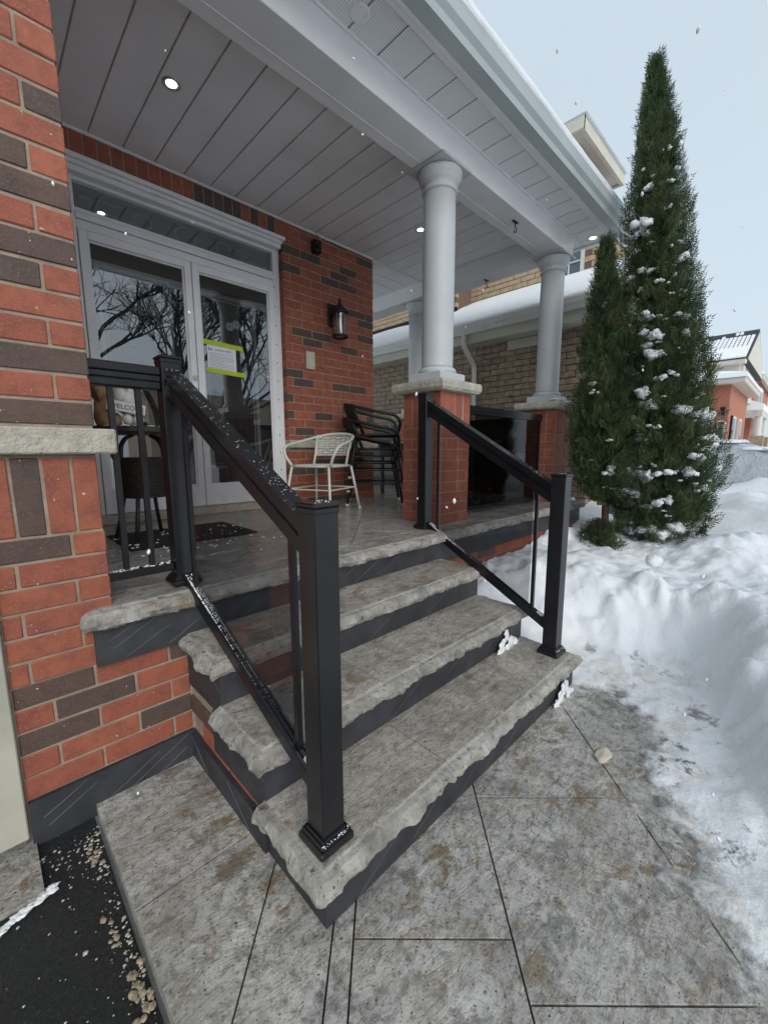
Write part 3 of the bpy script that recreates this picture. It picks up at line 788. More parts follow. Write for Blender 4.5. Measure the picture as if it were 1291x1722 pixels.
# white flowers hanging inside the right leaf
fl_ = thing('flower_spray', 'white artificial flowers with a yellow centre behind the right door glass', 'flowers', (2.05, DY+.09, 2.66))
for (dx, dz) in ((-.07, -.02), (.0, .01), (.08, -.03)):
    m = MB()
    for k in range(6):
        g = k*math.pi/3; m.blob((2.05+dx+.026*math.cos(g), DY+.09, 2.66+dz+.026*math.sin(g)), .02, .007, .02, .2, 5, 7)
    build(m, 'blossom', M_paper, fl_, smooth=True)
build(MB().blob((2.05, DY+.08, 2.67), .012, .008, .012), 'centre', M_tape, fl_)
m = MB()
for k in range(14): m.blob((2.05+random.uniform(-.12, .05), DY+.11, 2.72+random.uniform(-.03, .08)), .03, .004, .012, .3, 4, 6)
build(m, 'leaf', M_leaf, fl_)
# permit notice
pt = thing('permit_notice', 'white building permit sheet taped to the right door glass with green tape', 'notice', (1.86, DY-.006, 2.15))
GY = DY-.0045
build(MB().box(1.70, 1.985, GY-.001, GY, 2.175, 2.425), 'paper', M_paper, pt)
for (z0, z1, dx) in ((2.405, 2.452, 0), (2.150, 2.195, .03)):
    build(MB().add([(1.655+dx, GY-.0022, z0+.006), (2.055+dx*.7, GY-.0022, z0-.010), (2.060+dx*.7, GY-.0022, z1-.012), (1.652+dx, GY-.0022, z1+.004), (1.655+dx, GY-.0012, z0+.006), (2.055+dx*.7, GY-.0012, z0-.010), (2.060+dx*.7, GY-.0012, z1-.012), (1.652+dx, GY-.0012, z1+.004)], [(0,1,2,3),(7,6,5,4),(0,4,5,1),(1,5,6,2),(2,6,7,3),(3,7,4,0)]), 'tape', M_tape, pt)
text_mesh('BUILDING PERMIT', .026, M_ink, 'heading', pt, (1.775, GY-.0018, 2.362), (1,0,0), (0,0,1), .0003, .165)
build(MB().box(1.715, 1.722, GY-.002, GY-.0011, 2.36, 2.39).box(1.722, 1.742, GY-.002, GY-.0011, 2.36, 2.367).box(1.738, 1.745, GY-.002, GY-.0011, 2.367, 2.385), 'logo', M_ink, pt)
m = MB()
for k in range(11):
    zz = 2.335-k*.0135; x = 1.72
    while x < 1.95-(.1 if k in (1, 6) else 0):
        l = random.uniform(.008, .03); m.box(x, min(x+l, 1.965), GY-.0019, GY-.0011, zz, zz+.0045); x += l+.005
build(m, 'print', M_inkl, pt)

# wall lantern
lx, ly = 3.12, WY-.17
lt = thing('wall_lantern', 'black coach lantern with ribbed glass on the brick wall right of the door', 'lantern', (3.12, WY, 2.85))
build(MB().cbox(lx-.055, lx+.055, WY-.03, WY-.001, 2.82, 3.07, .012), 'back_plate', M_black, lt)
build(MB().tube([(lx, WY-.03, 3.0), (lx, WY-.08, 3.03), (lx, ly+.02, 3.02), (lx, ly, 2.99)], .014, 8), 'arm', M_black, lt, smooth=True)
build(MB().lathe([(.112,2.925),(.118,2.935),(.10,2.955),(.062,2.99),(.030,3.02),(.024,3.035),(.012,3.05),(.018,3.065),(.015,3.08),(.004,3.10)], 20, (lx, ly, 0)), 'cap', M_black, lt, smooth=True)
build(MB().lathe([(.079,2.925),(.074,2.85),(.072,2.78),(.078,2.70)], 20, (lx, ly, 0), False), 'glass', M_lglass, lt, smooth=True)
build(MB().lathe([(.085,2.70),(.092,2.695),(.092,2.675),(.080,2.67),(.080,2.70)], 20, (lx, ly, 0), False), 'base_ring', M_black, lt, smooth=True)
for k in range(4):
    g = .5+k*math.pi/2; cx, sx = math.cos(g), math.sin(g)
    build(MB().tube([(lx+.10*cx, ly+.10*sx, 2.93), (lx+.084*cx, ly+.084*sx, 2.85), (lx+.080*cx, ly+.080*sx, 2.78), (lx+.088*cx, ly+.088*sx, 2.69)], .007, 6), 'rib', M_black, lt)
build(MB().lathe([(.02,2.70),(.022,2.80),(.015,2.86),(.004,2.88)], 12, (lx, ly, 0)), 'bulb', M_whitep, lt, smooth=True)
# intercom
it = thing('intercom', 'cream doorbell intercom on the brick wall under the lantern', 'intercom', (2.815, WY, 2.32))
build(MB().cbox(2.757, 2.873, WY-.020, WY-.001, 2.31, 2.50, .004), 'housing', M_cream, it)
build(MB().cbox(2.778, 2.852, WY-.026, WY-.0205, 2.335, 2.48, .003), 'panel', M_creamw, it)
m = MB()
for k in range(6): m.box(2.788, 2.842, WY-.0275, WY-.0262, 2.415+k*.009, 2.4185+k*.009)
build(m, 'speaker_slot', M_garage, it)
build(MB().lathe([(.001,0),(.016,0),(.016,.006),(.012,.009),(.001,.009)], 16), 'button', M_metal, it).matrix_local = Matrix.Translation((0, -.026, .045)) @ Matrix.Rotation(math.pi/2, 4, 'X')
# security camera
sc_ = thing('security_camera', 'small black security camera with a white cable above the lantern', 'camera', (2.90, WY, 3.52))
build(MB().cbox(2.855, 2.945, WY-.10, WY-.02, 3.525, 3.66, .012), 'body', M_black, sc_)
build(MB().cbox(2.88, 2.92, WY-.02, WY-.001, 3.57, 3.63, .004), 'bracket', M_black, sc_)
build(MB().tube([(2.90, WY-.101, 3.59), (2.90, WY-.112, 3.59)], .024, 14), 'lens', M_dark, sc_)
build(MB().tube([(2.93, WY-.05, 3.66), (2.955, WY-.05, 3.68), (2.965, WY-.045, 3.71), (2.95, WY-.03, 3.735), (2.92, WY-.02, 3.745)], .0055, 6), 'cable', M_whitep, sc_, smooth=True)

# ================================================================ PIERS AND COLUMNS
def pier(x0, y0, label):
    W_ = .40; x1, y1 = x0+W_, y0+W_; c = ((x0+x1)/2, (y0+y1)/2)
    t = thing('brick_pier', label, 'pier', (c[0], c[1], PZ), 'brick piers under the porch columns')
    core = build(MB().box(x0+.005, x1-.005, y0+.005, y1-.005, PZ, 1.865), 'core', M_mortar, t)
    D = .09; z = PZ+.004; k = 0
    while z+BH < 1.585:
        mt = lambda: pick(.05)
        if k % 2 == 0:
            put_brick(core, x0, x1-D-MJ, y0, y0+D, z, z+BH, mt()); put_brick(core, x1-D, x1, y0, y1-D-MJ, z, z+BH, mt())
            put_brick(core, x0+D+MJ, x1, y1-D, y1, z, z+BH, mt()); put_brick(core, x0, x0+D, y0+D+MJ, y1, z, z+BH, mt())
        else:
            put_brick(core, x0+D+MJ, x1, y0, y0+D, z, z+BH, mt()); put_brick(core, x1-D, x1, y0+D+MJ, y1, z, z+BH, mt())
            put_brick(core, x0, x1-D-MJ, y1-D, y1, z, z+BH, mt()); put_brick(core, x0, x0+D, y0, y1-D-MJ, z, z+BH, mt())
        z += .0875; k += 1
    z0, z1 = z, 1.860; s = (W_-D-MJ)/3
    for i in range(3):
        put_brick(core, x0+i*s, x0+(i+1)*s-MJ, y0, y0+D, z0, z1, M_red)
        put_brick(core, x1-D, x1, y0+i*s, y0+(i+1)*s-MJ, z0, z1, M_red)
        put_brick(core, x0+D+MJ+i*s, x0+D+(i+1)*s, y1-D, y1, z0, z1, M_red)
        put_brick(core, x0, x0+D, y0+D+MJ+i*s, y0+D+(i+1)*s, z0, z1, M_red)
    # rough stone cap
    m = MB(); o = .062; rings = [(-.01, 1.861), (.05, 1.865), (.066, 1.885), (.068, 1.92), (.060, 1.944), (.02, 1.952)]
    vv = []; nS = 16
    for (of, z) in rings:
        pts = [(x0-of, y0-of), (x1+of, y0-of), (x1+of, y1+of), (x0-of, y1+of)]
        for e in range(4):
            p, q = pts[e], pts[(e+1) % 4]
            for kk in range(nS):
                a = kk/nS; X, Y = p[0]+(q[0]-p[0])*a, p[1]+(q[1]-p[1])*a
                dn = chisel((X*1.3, Y*1.3, z*2))*.007 if 0 < of else 0
                nrm = [(0,-1),(1,0),(0,1),(-1,0)][e]; vv.append((X+nrm[0]*dn, Y+nrm[1]*dn, z))
    Rn = 4*nS; ff = [(a*Rn+k, a*Rn+(k+1) % Rn, (a+1)*Rn+(k+1) % Rn, (a+1)*Rn+k) for a in range(len(rings)-1) for k in range(Rn)]
    ff += [tuple(range(Rn))[::-1], tuple(range((len(rings)-1)*Rn, len(rings)*Rn))]
    build(m.add(vv, ff), 'cap_stone', M_stone, t)
    return c
def column(c, label):
    x, y = c
    t = thing('porch_column', label, 'column', (x, y, 1.952), 'round porch columns')
    build(MB().cbox(x-.165, x+.165, y-.165, y+.165, 1.9535, 2.022, .005), 'plinth', M_column, t)
    build(MB().lathe([(.150,2.0225),(.157,2.03),(.157,2.048),(.147,2.062),(.134,2.070)], 40, (x, y, 0)), 'base_ring', M_column, t, smooth=True)
    build(MB().lathe([(.132,2.0695),(.128,2.09),(.128,2.5),(.127,3.0),(.124,3.38)], 48, (x, y, 0)), 'shaft', M_column, t, smooth=True)
    build(MB().lathe([(.124,3.375),(.137,3.382),(.140,3.392),(.137,3.402),(.126,3.408),(.126,3.43),(.150,3.445),(.153,3.458),(.158,3.47),(.170,3.495),(.172,3.515),(.165,3.528)], 48, (x, y, 0)), 'capital', M_column, t, smooth=True)
    build(MB().cbox(x-.178, x+.178, y-.178, y+.178, 3.5285, BZ-.001, .004), 'abacus', M_column, t)
c1 = pier(2.625, 2.03, 'red brick pier with stone cap at the top of the steps'); column(c1, 'grey round column nearest the steps, on the brick pier with the stair post')
c2 = pier(4.70, 2.03, 'red brick pier with stone cap at the far corner beside the cedars'); column(c2, 'grey round column at the far porch corner beside the cedars')
c3 = pier(4.70, 4.05, 'red brick pier at the back of the porch behind the chairs'); column(c3, 'grey round column at the back, half hidden behind the nearest column')
sn = MB()
for k in range(26): sn.blob((c2[0]+random.uniform(-.22, .24), c2[1]-.19+random.gauss(0, .018), 1.958), .04, .022, .016, .3, 5, 7, True)
tag(build(sn, 'cap_snow', M_snow, smooth=True), 'thin snow left on the stone cap of the far pier', 'snow', kind='stuff')

# ================================================================ RAILINGS
def post(t, x, y, z0, z1, hw=.041):
    p = build(MB().cbox(x-hw, x+hw, y-hw, y+hw, z0, z1-.012, .003), 'post', M_black, t)
    build(MB().cbox(x-hw-.005, x+hw+.005, y-hw-.005, y+hw+.005, z1-.0135, z1, .004).cbox(x-hw-.002, x+hw+.002, y-hw-.002, y+hw+.002, z1-.03, z1-.014, .002), 'cap', M_black, p)
    m = MB()
    for (w_, za, zb) in ((.064, .001, .026), (.057, .0265, .037), (.050, .0375, .046)): m.cbox(x-w_, x+w_, y-w_, y+w_, z0+za, z0+zb, .007)
    build(m, 'base_flange', M_black, p)
    return p
def flecks(m, p0, p1, w_, n, r0=.0015, r1=.0045, up=.0):
    p0, p1 = Vector(p0), Vector(p1); t = (p1-p0).normalized(); a = t.cross(Vector((0,0,1))).normalized()
    for i in range(n):
        q = p0.lerp(p1, random.random()) + a*random.uniform(-w_, w_)+Vector((0,0,up)); r = random.uniform(r0, r1)
        m.blob(q, r*1.3, r, r*.8, .3, 4, 5)
def stair_rail(lo, hi, zl, zh, label, cap_l, cap_h):
    t = thing('stair_railing', label, 'railing', (lo[0], lo[1], ZT[0]), 'black stair railings')
    post(t, lo[0], lo[1], ZT[0], cap_l); post(t, hi[0], hi[1], PZ, cap_h)
    a = Vector((lo[0], lo[1]+.038, 0)); b = Vector((hi[0], hi[1]-.038, 0))
    P_ = lambda s, z: Vector((a.x+(b.x-a.x)*s, a.y+(b.y-a.y)*s, z))
    tl, th = zl+.02, zh+.012            # top of hand rail at each end
    build(MB().bar(P_(0, tl-.022), P_(1, th-.022), .062, .036).bar(P_(0, tl-.052), P_(1, th-.052), .046, .028).bar(P_(0, tl-.085), P_(1, th-.085), .058, .040), 'top_rail', M_black, t)
    bl, bh = .385, .845
    build(MB().bar(P_(0, bl-.02), P_(1, bh-.02), .046, .040).bar(P_(0, bl+.004), P_(1, bh+.004), .012, .010).bar(P_(-.0, bl+.004)+Vector((.017,0,0)), P_(1, bh+.004)+Vector((.017,0,0)), .010, .012).bar(P_(-.0, bl+.004)-Vector((.017,0,0)), P_(1, bh+.004)-Vector((.017,0,0)), .010, .012), 'bottom_rail', M_black, t)
    zt = lambda s: tl-.10+(th-tl)*s; zb = lambda s: bl+(bh-bl)*s
    for s in (.10, .90):
        q = P_(s, 0); build(MB().box(q.x-.0095, q.x+.0095, q.y-.0095, q.y+.0095, zb(s)-.005, zt(s)+.01), 'baluster', M_black, t)
    v = []
    for dx in (-.004, .004):
        for (s, z) in ((.125, zb(.125)), (.875, zb(.875)), (.875, zt(.875)), (.125, zt(.125))): q = P_(s, z); v.append((q.x+dx, q.y, q.z))
    build(MB().add(v, [(0,3,2,1),(4,5,6,7),(0,1,5,4),(1,2,6,5),(2,3,7,6),(3,0,4,7)]), 'glass_panel', M_tint, t)
    m = MB(); flecks(m, P_(0, tl-.003), P_(1, th-.003), .028, 420, .0006, .0026); flecks(m, P_(0.02, bl+.006), P_(.98, bh+.006), .003, 200, .0012, .003)
    m2 = MB()
    for sgn in (-1, 1):
        flecks(m, P_(0.02, bl+.0045)+Vector((.0115*sgn, 0, 0)), P_(.98, bh+.0045)+Vector((.0115*sgn, 0, 0)), .002, 380, .0016, .0034)
    for k in range(26): m.blob(P_(.03+random.uniform(0, .03), bl+.018+random.uniform(0, .02)), .012, .012, .010, .3, 5, 6)
    flecks(m, (lo[0]-.05, lo[1]-.05, ZT[0]+.04), (lo[0]+.05, lo[1]-.05, ZT[0]+.04), .01, 40, .0008, .0024); flecks(m, (lo[0]+.05, lo[1]-.05, ZT[0]+.04), (lo[0]+.05, lo[1]+.05, ZT[0]+.04), .01, 40, .0008, .0024)
    flecks(m, (lo[0]-.03, lo[1], cap_l), (lo[0]+.03, lo[1], cap_l), .03, 12, .0008, .002)
    stuff(build(m, 'snow_flecks', M_snow, t))
    return t
RL = stair_rail((.665, .935), (.640, 1.965), 1.19, 1.735, 'black stair railing with smoked glass on the left of the steps', 1.262, 1.80)
RR = stair_rail((2.345, .955), (2.455, 2.04), 1.19, 1.76, 'black stair railing with smoked glass on the right, by the snow bank', 1.270, 1.822)
gl = thing('porch_guard_rail', 'short black baluster railing between the left brick pier and the stair post', 'railing', (.49, 1.965, PZ))
build(MB().cbox(.337, .598, 1.935, 1.995, 1.715, 1.75, .004).cbox(.337, .598, 1.942, 1.988, 1.69, 1.7145, .003).cbox(.337, .598, 1.938, 1.992, 1.655, 1.6895, .006), 'top_rail', M_black, gl)
build(MB().cbox(.337, .598, 1.945, 1.985, .87, .905, .004), 'bottom_rail', M_black, gl)
for bx_ in (.415, .513): build(MB().box(bx_-.0105, bx_+.0105, 1.9545, 1.9755, .904, 1.656), 'baluster', M_black, gl)
m = MB(); flecks(m, (.34, 1.965, .907), (.59, 1.965, .907), .018, 90, .0015, .004); stuff(build(m, 'snow_flecks', M_snow, gl))
def glass_guard(p0, p1, label):
    p0, p1 = Vector((*p0, 0)), Vector((*p1, 0)); t = thing('glass_guard', label, 'railing', ((p0+p1)/2).to_tuple()[:2]+(PZ,), 'smoked glass porch guards')
    Z = lambda p, z: Vector((p.x, p.y, z))
    build(MB().bar(Z(p0, 1.782), Z(p1, 1.782), .062, .044).bar(Z(p0, 1.745), Z(p1, 1.745), .05, .030), 'top_rail', M_black, t)
    build(MB().bar(Z(p0, .858), Z(p1, .858), .046, .036), 'bottom_rail', M_black, t)
    d = (p1-p0).normalized()
    for q in (p0+d*.012, p1-d*.012): build(MB().bar(Z(q, .876), Z(q, 1.73), .024, .024, side=tuple(d)), 'side_channel', M_black, t)
    a, b = p0+d*.024, p1-d*.024; n_ = Vector((-d.y, d.x, 0))*.004
    v = [Z(a, .876)-n_, Z(b, .876)-n_, Z(b, 1.73)-n_, Z(a, 1.73)-n_, Z(a, .876)+n_, Z(b, .876)+n_, Z(b, 1.73)+n_, Z(a, 1.73)+n_]
    build(MB().add(v, [(0,1,2,3),(7,6,5,4),(0,4,5,1),(1,5,6,2),(2,6,7,3),(3,7,4,0)]), 'glass_panel', M_tintd, t)
glass_guard((3.03, 2.2), (4.695, 2.2), 'black framed smoked glass guard between the two front piers')
glass_guard((4.9, 2.435), (4.9, 4.045), 'black framed smoked glass guard along the side of the porch')
glass_guard((4.9, 4.455), (4.9, 7.0), 'black framed smoked glass guard on the back part of the porch side')

# ================================================================ FURNITURE
def xf(pts, loc, a):
    c, s = math.cos(a), math.sin(a); return [(loc[0]+p[0]*c-p[1]*s, loc[1]+p[0]*s+p[1]*c, loc[2]+p[2]) for p in pts]
def smooth_path(pts, n=6):
    P_ = [Vector(p) for p in pts]; o = []
    for i in range(len(P_)-1):
        p0, p1, p2, p3 = P_[max(i-1, 0)], P_[i], P_[i+1], P_[min(i+2, len(P_)-1)]
        for k in range(n):
            t = k/n; o.append(.5*((2*p1)+(p2-p0)*t+(2*p0-5*p1+4*p2-p3)*t*t+(3*p1-p0-3*p2+p3)*t**3))
    o.append(P_[-1]); return o
def bistro_chair(loc, a, mat, label, group, tube_r=.0115, open_weave=True, foot=M_whitep, k_=1.):
    t = thing('bistro_chair', label, 'chair', loc, group)
    T = lambda pts: xf([(p[0]*k_, p[1]*k_, p[2]*(1+(k_-1)*.4)) for p in pts], loc, a)
    # local: back towards +y
    for sx in (-1, 1):
        for sy in (-1, 1):
            leg = build(MB().tube(T([(.195*sx, .19*sy, .43), (.245*sx, .255*sy, .012)]), tube_r*1.05, 8), 'leg', mat, t, smooth=True)
            build(MB().tube(T([(.2455*sx, .2556*sy, .022), (.2467*sx, .2575*sy, .0)]), tube_r*1.3, 8), 'foot', foot, leg, smooth=True)
    rr = [(.205*math.copysign(abs(math.cos(g))**.5, math.cos(g)), .20*math.copysign(abs(math.sin(g))**.5, math.sin(g)), .435) for g in np.linspace(0, 2*math.pi, 29)]
    build(MB().tube(T(rr), tube_r, 8, False), 'seat_frame', mat, t, smooth=True)
    m = MB()
    for k in range(17):
        u = -.185+k*.37/16; m.bar(*T([(u, -.19, .437), (u, .19, .437)]), .016, .005); m.bar(*T([(-.19, u, .4395), (.19, u, .4395)]), .014, .004)
    build(m, 'seat', mat, t)
    for (z, e) in ((.22, .22),):
        m = MB()
        for sx in (-1, 1): m.tube(T([(e*sx, -e, z), (e*sx, e, z)]), tube_r*.6, 6)
        for sy in (-1, 1): m.tube(T([(-e, e*sy, z), (e, e*sy, z)]), tube_r*.6, 6)
        build(m, 'stretcher', mat, t)
    loop = smooth_path([(-.205, -.175, .44), (-.255, -.20, .54), (-.285, -.15, .62), (-.275, .03, .665), (-.21, .21, .715), (-.10, .285, .745), (0, .30, .75), (.10, .285, .745), (.21, .21, .715), (.275, .03, .665), (.285, -.15, .62), (.255, -.20, .54), (.205, -.175, .44)], 6)
    build(MB().tube(T(loop), tube_r*1.1, 8), 'arm_loop', mat, t, smooth=True)
    arc = lambda u, z: (( .20-.02*(z<.6))*math.sin(u*1.1)*1.12, .19+(.10*(z-.44)/.3)+ .02*math.cos(u*1.4)-.075*(u*u)*.9+.0, z)
    for u in (-1, 1): build(MB().tube(T([arc(u, .44), arc(u, .57), arc(u, .72)]), tube_r, 8), 'back_upright', mat, t, smooth=True)
    m = MB(); nu, nz_ = (9, 9) if open_weave else (16, 16)
    wv = .0055 if open_weave else .0105
    for i in range(nz_):
        z = .535+(.735-.535)*i/(nz_-1); m.tube(T([arc(u, z) for u in np.linspace(-1, 1, 9)]), wv, 5)
    for i in range(nu):
        u = -1+2*i/(nu-1); m.tube(T([arc(u, .535), arc(u, .735)]), wv, 5)
    if open_weave:
        for i in range(nu-1):
            for k in range(nz_-1):
                u0, u1 = -1+2*i/(nu-1), -1+2*(i+1)/(nu-1); z0, z1 = .535+.2*k/(nz_-1), .535+.2*(k+1)/(nz_-1)
                if (i+k) % 2: m.tube(T([arc(u0, z0), arc(u1, z1)]), .004, 4)
                else: m.tube(T([arc(u1, z0), arc(u0, z1)]), .004, 4)
    build(m, 'back_weave', mat, t)
    return t
bistro_chair((2.50, 3.42, PZ), -math.radians(70), M_whitep, 'white metal armchair with open woven back beside the door', 'porch chairs', .0125, k_=1.1)
for k, lb in enumerate(('lowest black wicker armchair of the stack by the wall corner', 'middle black wicker armchair of the stack by the wall corner', 'topmost black wicker armchair of the stack by the wall corner')):
    bistro_chair((3.30+.012*k, 3.50-.01*k, PZ+.15*k), math.radians(48), M_blackw, lb, 'stacked black chairs', .015, False, k_=1.2)
# square wicker table behind the chairs
tb = thing('wicker_table', 'square black wicker table with snow on top behind the stacked chairs', 'table', (4.38, 3.85, PZ))
build(MB().cbox(4.02, 4.74, 3.49, 4.21, 1.47, 1.50, .006), 'table_top', M_blackw, tb)
m = MB()
for k in range(7):
    z = 1.335+k*.021
    m.tube([(4.05, 3.52, z), (4.71, 3.52, z), (4.71, 4.18, z), (4.05, 4.18, z), (4.05, 3.52, z)], .0105, 6)
build(m, 'apron', M_blackw, tb)
for sx in (4.07, 4.69):
    for sy in (3.54, 4.16): build(MB().cbox(sx-.022, sx+.022, sy-.022, sy+.022, PZ, 1.47, .004), 'leg', M_blackw, tb)
build(MB().cbox(4.07, 4.69, 3.53, 3.55, .98, 1.01, .003).cbox(4.06, 4.08, 3.55, 4.15, .98, 1.01, .003), 'stretcher', M_blackw, tb)
m = MB()
for k in range(70): m.blob((4.38+random.uniform(-.31, .31), 3.85+random.uniform(-.31, .31), 1.503), .07, .07, .014, .3, 5, 8, True)
tag(build(m, 'table_snow', M_snow, smooth=True), 'thin snow on top of the square wicker table', 'snow', kind='stuff')
# round wicker table behind the left railing
tx, ty = .81, 3.10
rt = thing('round_wicker_table', 'round brown wicker side table standing behind the left porch railing', 'table', (tx, ty, PZ))
build(MB().lathe([(.001,1.512),(.295,1.512),(.305,1.52),(.305,1.545),(.297,1.552),(.001,1.552)], 40, (tx, ty, 0)), 'table_top', M_brownw, rt)
m = MB()
for k in range(120):
    g = 2*math.pi*k/120; m.bar((tx+.306*math.cos(g), ty+.306*math.sin(g), 1.514), (tx+.306*math.cos(g), ty+.306*math.sin(g), 1.549), .008, .008)
build(m, 'woven_rim', M_brownw, rt)
for k in range(6):
    g = .35+k*math.pi/3; c, s = math.cos(g), math.sin(g)
    build(MB().tube(smooth_path([(tx+.06*c, ty+.06*s, 1.505), (tx+.11*c, ty+.11*s, 1.48), (tx+.142*c, ty+.142*s, 1.42), (tx+.145*c, ty+.145*s, 1.33)], 5), .012, 7), 'strut', M_brownw, rt, smooth=True)
m = MB().lathe([(.142,1.10),(.150,1.13),(.152,1.22),(.148,1.35),(.13,1.362)], 30, (tx, ty, 0))
for i in range(18):
    z = 1.11+i*.0142; m.tube([(tx+(.153+.003*((k+i) % 2))*math.cos(2*math.pi*k/40), ty+(.153+.003*((k+i) % 2))*math.sin(2*math.pi*k/40), z) for k in range(41)], .0062, 5, False)
build(m, 'woven_drum', M_brownw, rt)
for k in range(4):
    g = .95+k*math.pi/2; c, s = math.cos(g), math.sin(g)
    lg = build(MB().tube([(tx+.135*c, ty+.135*s, 1.12), (tx+.165*c, ty+.165*s, .98), (tx+.215*c, ty+.215*s, PZ+.012)], .013, 8), 'leg', M_brownw, rt, smooth=True)
    build(MB().lathe([(.016,0),(.017,.012),(.012,.02)], 10, (tx+.217*c, ty+.217*s, PZ)), 'foot', M_whitep, lg)
m = MB()
for k in range(60):
    g = random.uniform(0, 6.28); r = .3*math.sqrt(random.random()); m.blob((tx+r*math.cos(g), ty+r*math.sin(g), 1.5525), .028, .028, .006, .3, 4, 7, True)
tag(build(m, 'table_snow', M_snow), 'dusting of snow on the round wicker table', 'snow', kind='stuff')
# welcome figurine on it
M_stb = simple('brown_figurine', (.26, .16, .075), .6, .3, 12, .4, 60); M_stw = simple('white_figurine', (.62, .60, .55), .55, .08, 12, .2, 60); M_stn = simple('blue_bow', (.10, .14, .20), .6, .15, 12)
fg = thing('welcome_figurine', 'brown and white garden figurine holding a WELCOME sign on the round table', 'figurine', (.69, 3.02, 1.553))
build(MB().blob((.605, 3.06, 1.63), .055, .055, .10, .2, 10, 14).blob((.60, 3.06, 1.775), .050, .05, .075, .3, 10, 14).blob((.59, 3.06, 1.855), .032, .034, .045, .2, 8, 12).blob((.655, 3.02, 1.59), .035, .03, .045, .2, 8, 10), 'brown_body', M_stb, fg, smooth=True)
build(MB().blob((.735, 3.04, 1.715), .047, .045, .065, .12, 10, 14).blob((.70, 3.045, 1.755), .038, .038, .065, .12, 10, 14).blob((.745, 3.045, 1.775), .034, .036, .055, .12, 10, 14).blob((.72, 3.045, 1.86), .032, .032, .042, .1, 8, 12).blob((.715, 3.0, 1.60), .030, .032, .036, .1, 8, 12).blob((.775, 3.0, 1.595), .032, .035, .035, .1, 8, 12), 'white_body', M_stw, fg, smooth=True)
build(MB().blob((.735, 3.035, 1.815), .050, .045, .017, .15, 8, 12).blob((.715, 2.992, 1.808), .018, .012, .022, .15, 6, 9), 'bow', M_stn, fg, smooth=True)
sg_ = Matrix.Rotation(math.radians(8), 3, 'Y')
m = MB().cbox(-.105, .105, -.010, .010, -.031, .031, .004); m.v = [tuple(sg_ @ Vector(p) + Vector((.705, 2.965, 1.668))) for p in m.v]
sgn_ = build(m, 'sign_board', M_stw, fg)
text_mesh('WELCOME', .04, M_ink, 'lettering', sgn_, tuple(sg_ @ Vector((-.092, -.0115, -.013)) + Vector((.705, 2.965, 1.668))), tuple(sg_ @ Vector((1,0,0))), tuple(sg_ @ Vector((0,0,1))), .0008, .186)
# door mat
m = MB().cbox(.62, 1.45, 2.80, 3.42, PZ+.001, PZ+.012, .003)
mat_o = build(m, 'door_mat', simple('mat_rubber', (.010, .010, .011), .8, .4, 60, .8, 200), at=(1.03, 3.1, PZ)); tag(mat_o, 'black textured door mat on the porch floor under the round table', 'door mat')
m = MB()
for k in range(90): m.blob((random.uniform(.4, 1.5), random.uniform(2.5, 3.4), PZ+.004+(.01)), random.uniform(.002, .012), random.uniform(.002, .01), .005, .4, 4, 6, True)
tag(build(m, 'snow_crumbs', M_snow), 'small crumbs of snow tracked onto the mat and porch floor', 'snow', kind='stuff')

# ================================================================ NEIGHBOUR HOUSE
nb = thing('tan_brick_house', 'tan rock-faced brick house with snowy lower roof next door', 'house', (7.5, 4.5, 0))
NX, NY = 6.10, 2.13
nwall = build(MB().box(NX+.014, 8.6, NY+.014, 12, 0, 3.2), 'side_wall', M_mortar_dk, nb)
bag = MB(); z = .28; k = 0; cnt = 0
tanm = lambda: M_tan
while z < 3.06:
    y = NY+(.13 if k % 2 else 0); 
    if k % 2: put_brick(nwall, NX, NX+.09, NY, NY+.12, z, z+BH, M_tan, .006)
    while y < 11.5:
        y1 = min(y+.257, 11.9)
        if y < 5.0: put_brick(nwall, NX+random.uniform(-.004, .006), NX+.09, y, y1, z, z+BH, M_tan, .006); cnt += 1
        else: bag.cbox(NX+random.uniform(-.004, .006), NX+.09, y, y1, z, z+BH, .006, .004)
        y += .267
    x = NX+.10+(.0 if k % 2 else .12)
    while x < 8.3:
        if x < 7.2: put_brick(nwall, x, x+.257, NY, NY+.09, z, z+BH, M_tanl, .004)
        x += .267
    z += .089; k += 1
stuff(build(bag, 'side_wall_bricks', M_tan, nb))
build(MB().cbox(5.80, NX, 2.0, 12, 3.075, 3.10, .004), 'soffit', M_cream, nb)
build(MB().cbox(NX-.05, NX+.0, 2.62, 3.42, 2.93, 3.07, .006), 'frieze_board', M_cream, nb)
build(MB().cbox(5.775, 5.80, 1.95, 12, 3.07, 3.22, .004).cbox(5.77, 8.6, 1.93, 1.95, 3.07, 3.22, .004), 'fascia', M_cream, nb)
ngp = [(5.774, 3.33), (5.774, 3.20), (5.70, 3.20), (5.685, 3.24), (5.665, 3.27), (5.655, 3.33)]
v = [(x, 1.92, z) for x, z in ngp]+[(x, 12, z) for x, z in ngp]; n = 6
build(MB().add(v, [tuple(range(n))[::-1], tuple(range(n, 2*n))]+[(i, (i+1) % n, (i+1) % n+n, i+n) for i in range(n)]), 'gutter', M_whitep, nb)
dsp = smooth_path([(5.73, 4.0, 3.2), (5.73, 4.0, 3.06), (5.86, 4.0, 2.93), (6.03, 4.0, 2.78), (6.05, 4.0, 2.66)], 4)
build(MB().tube([tuple(p) for p in dsp]+[(6.05, 4.0, .4)], .042, 6), 'downspout', M_whitep, nb)
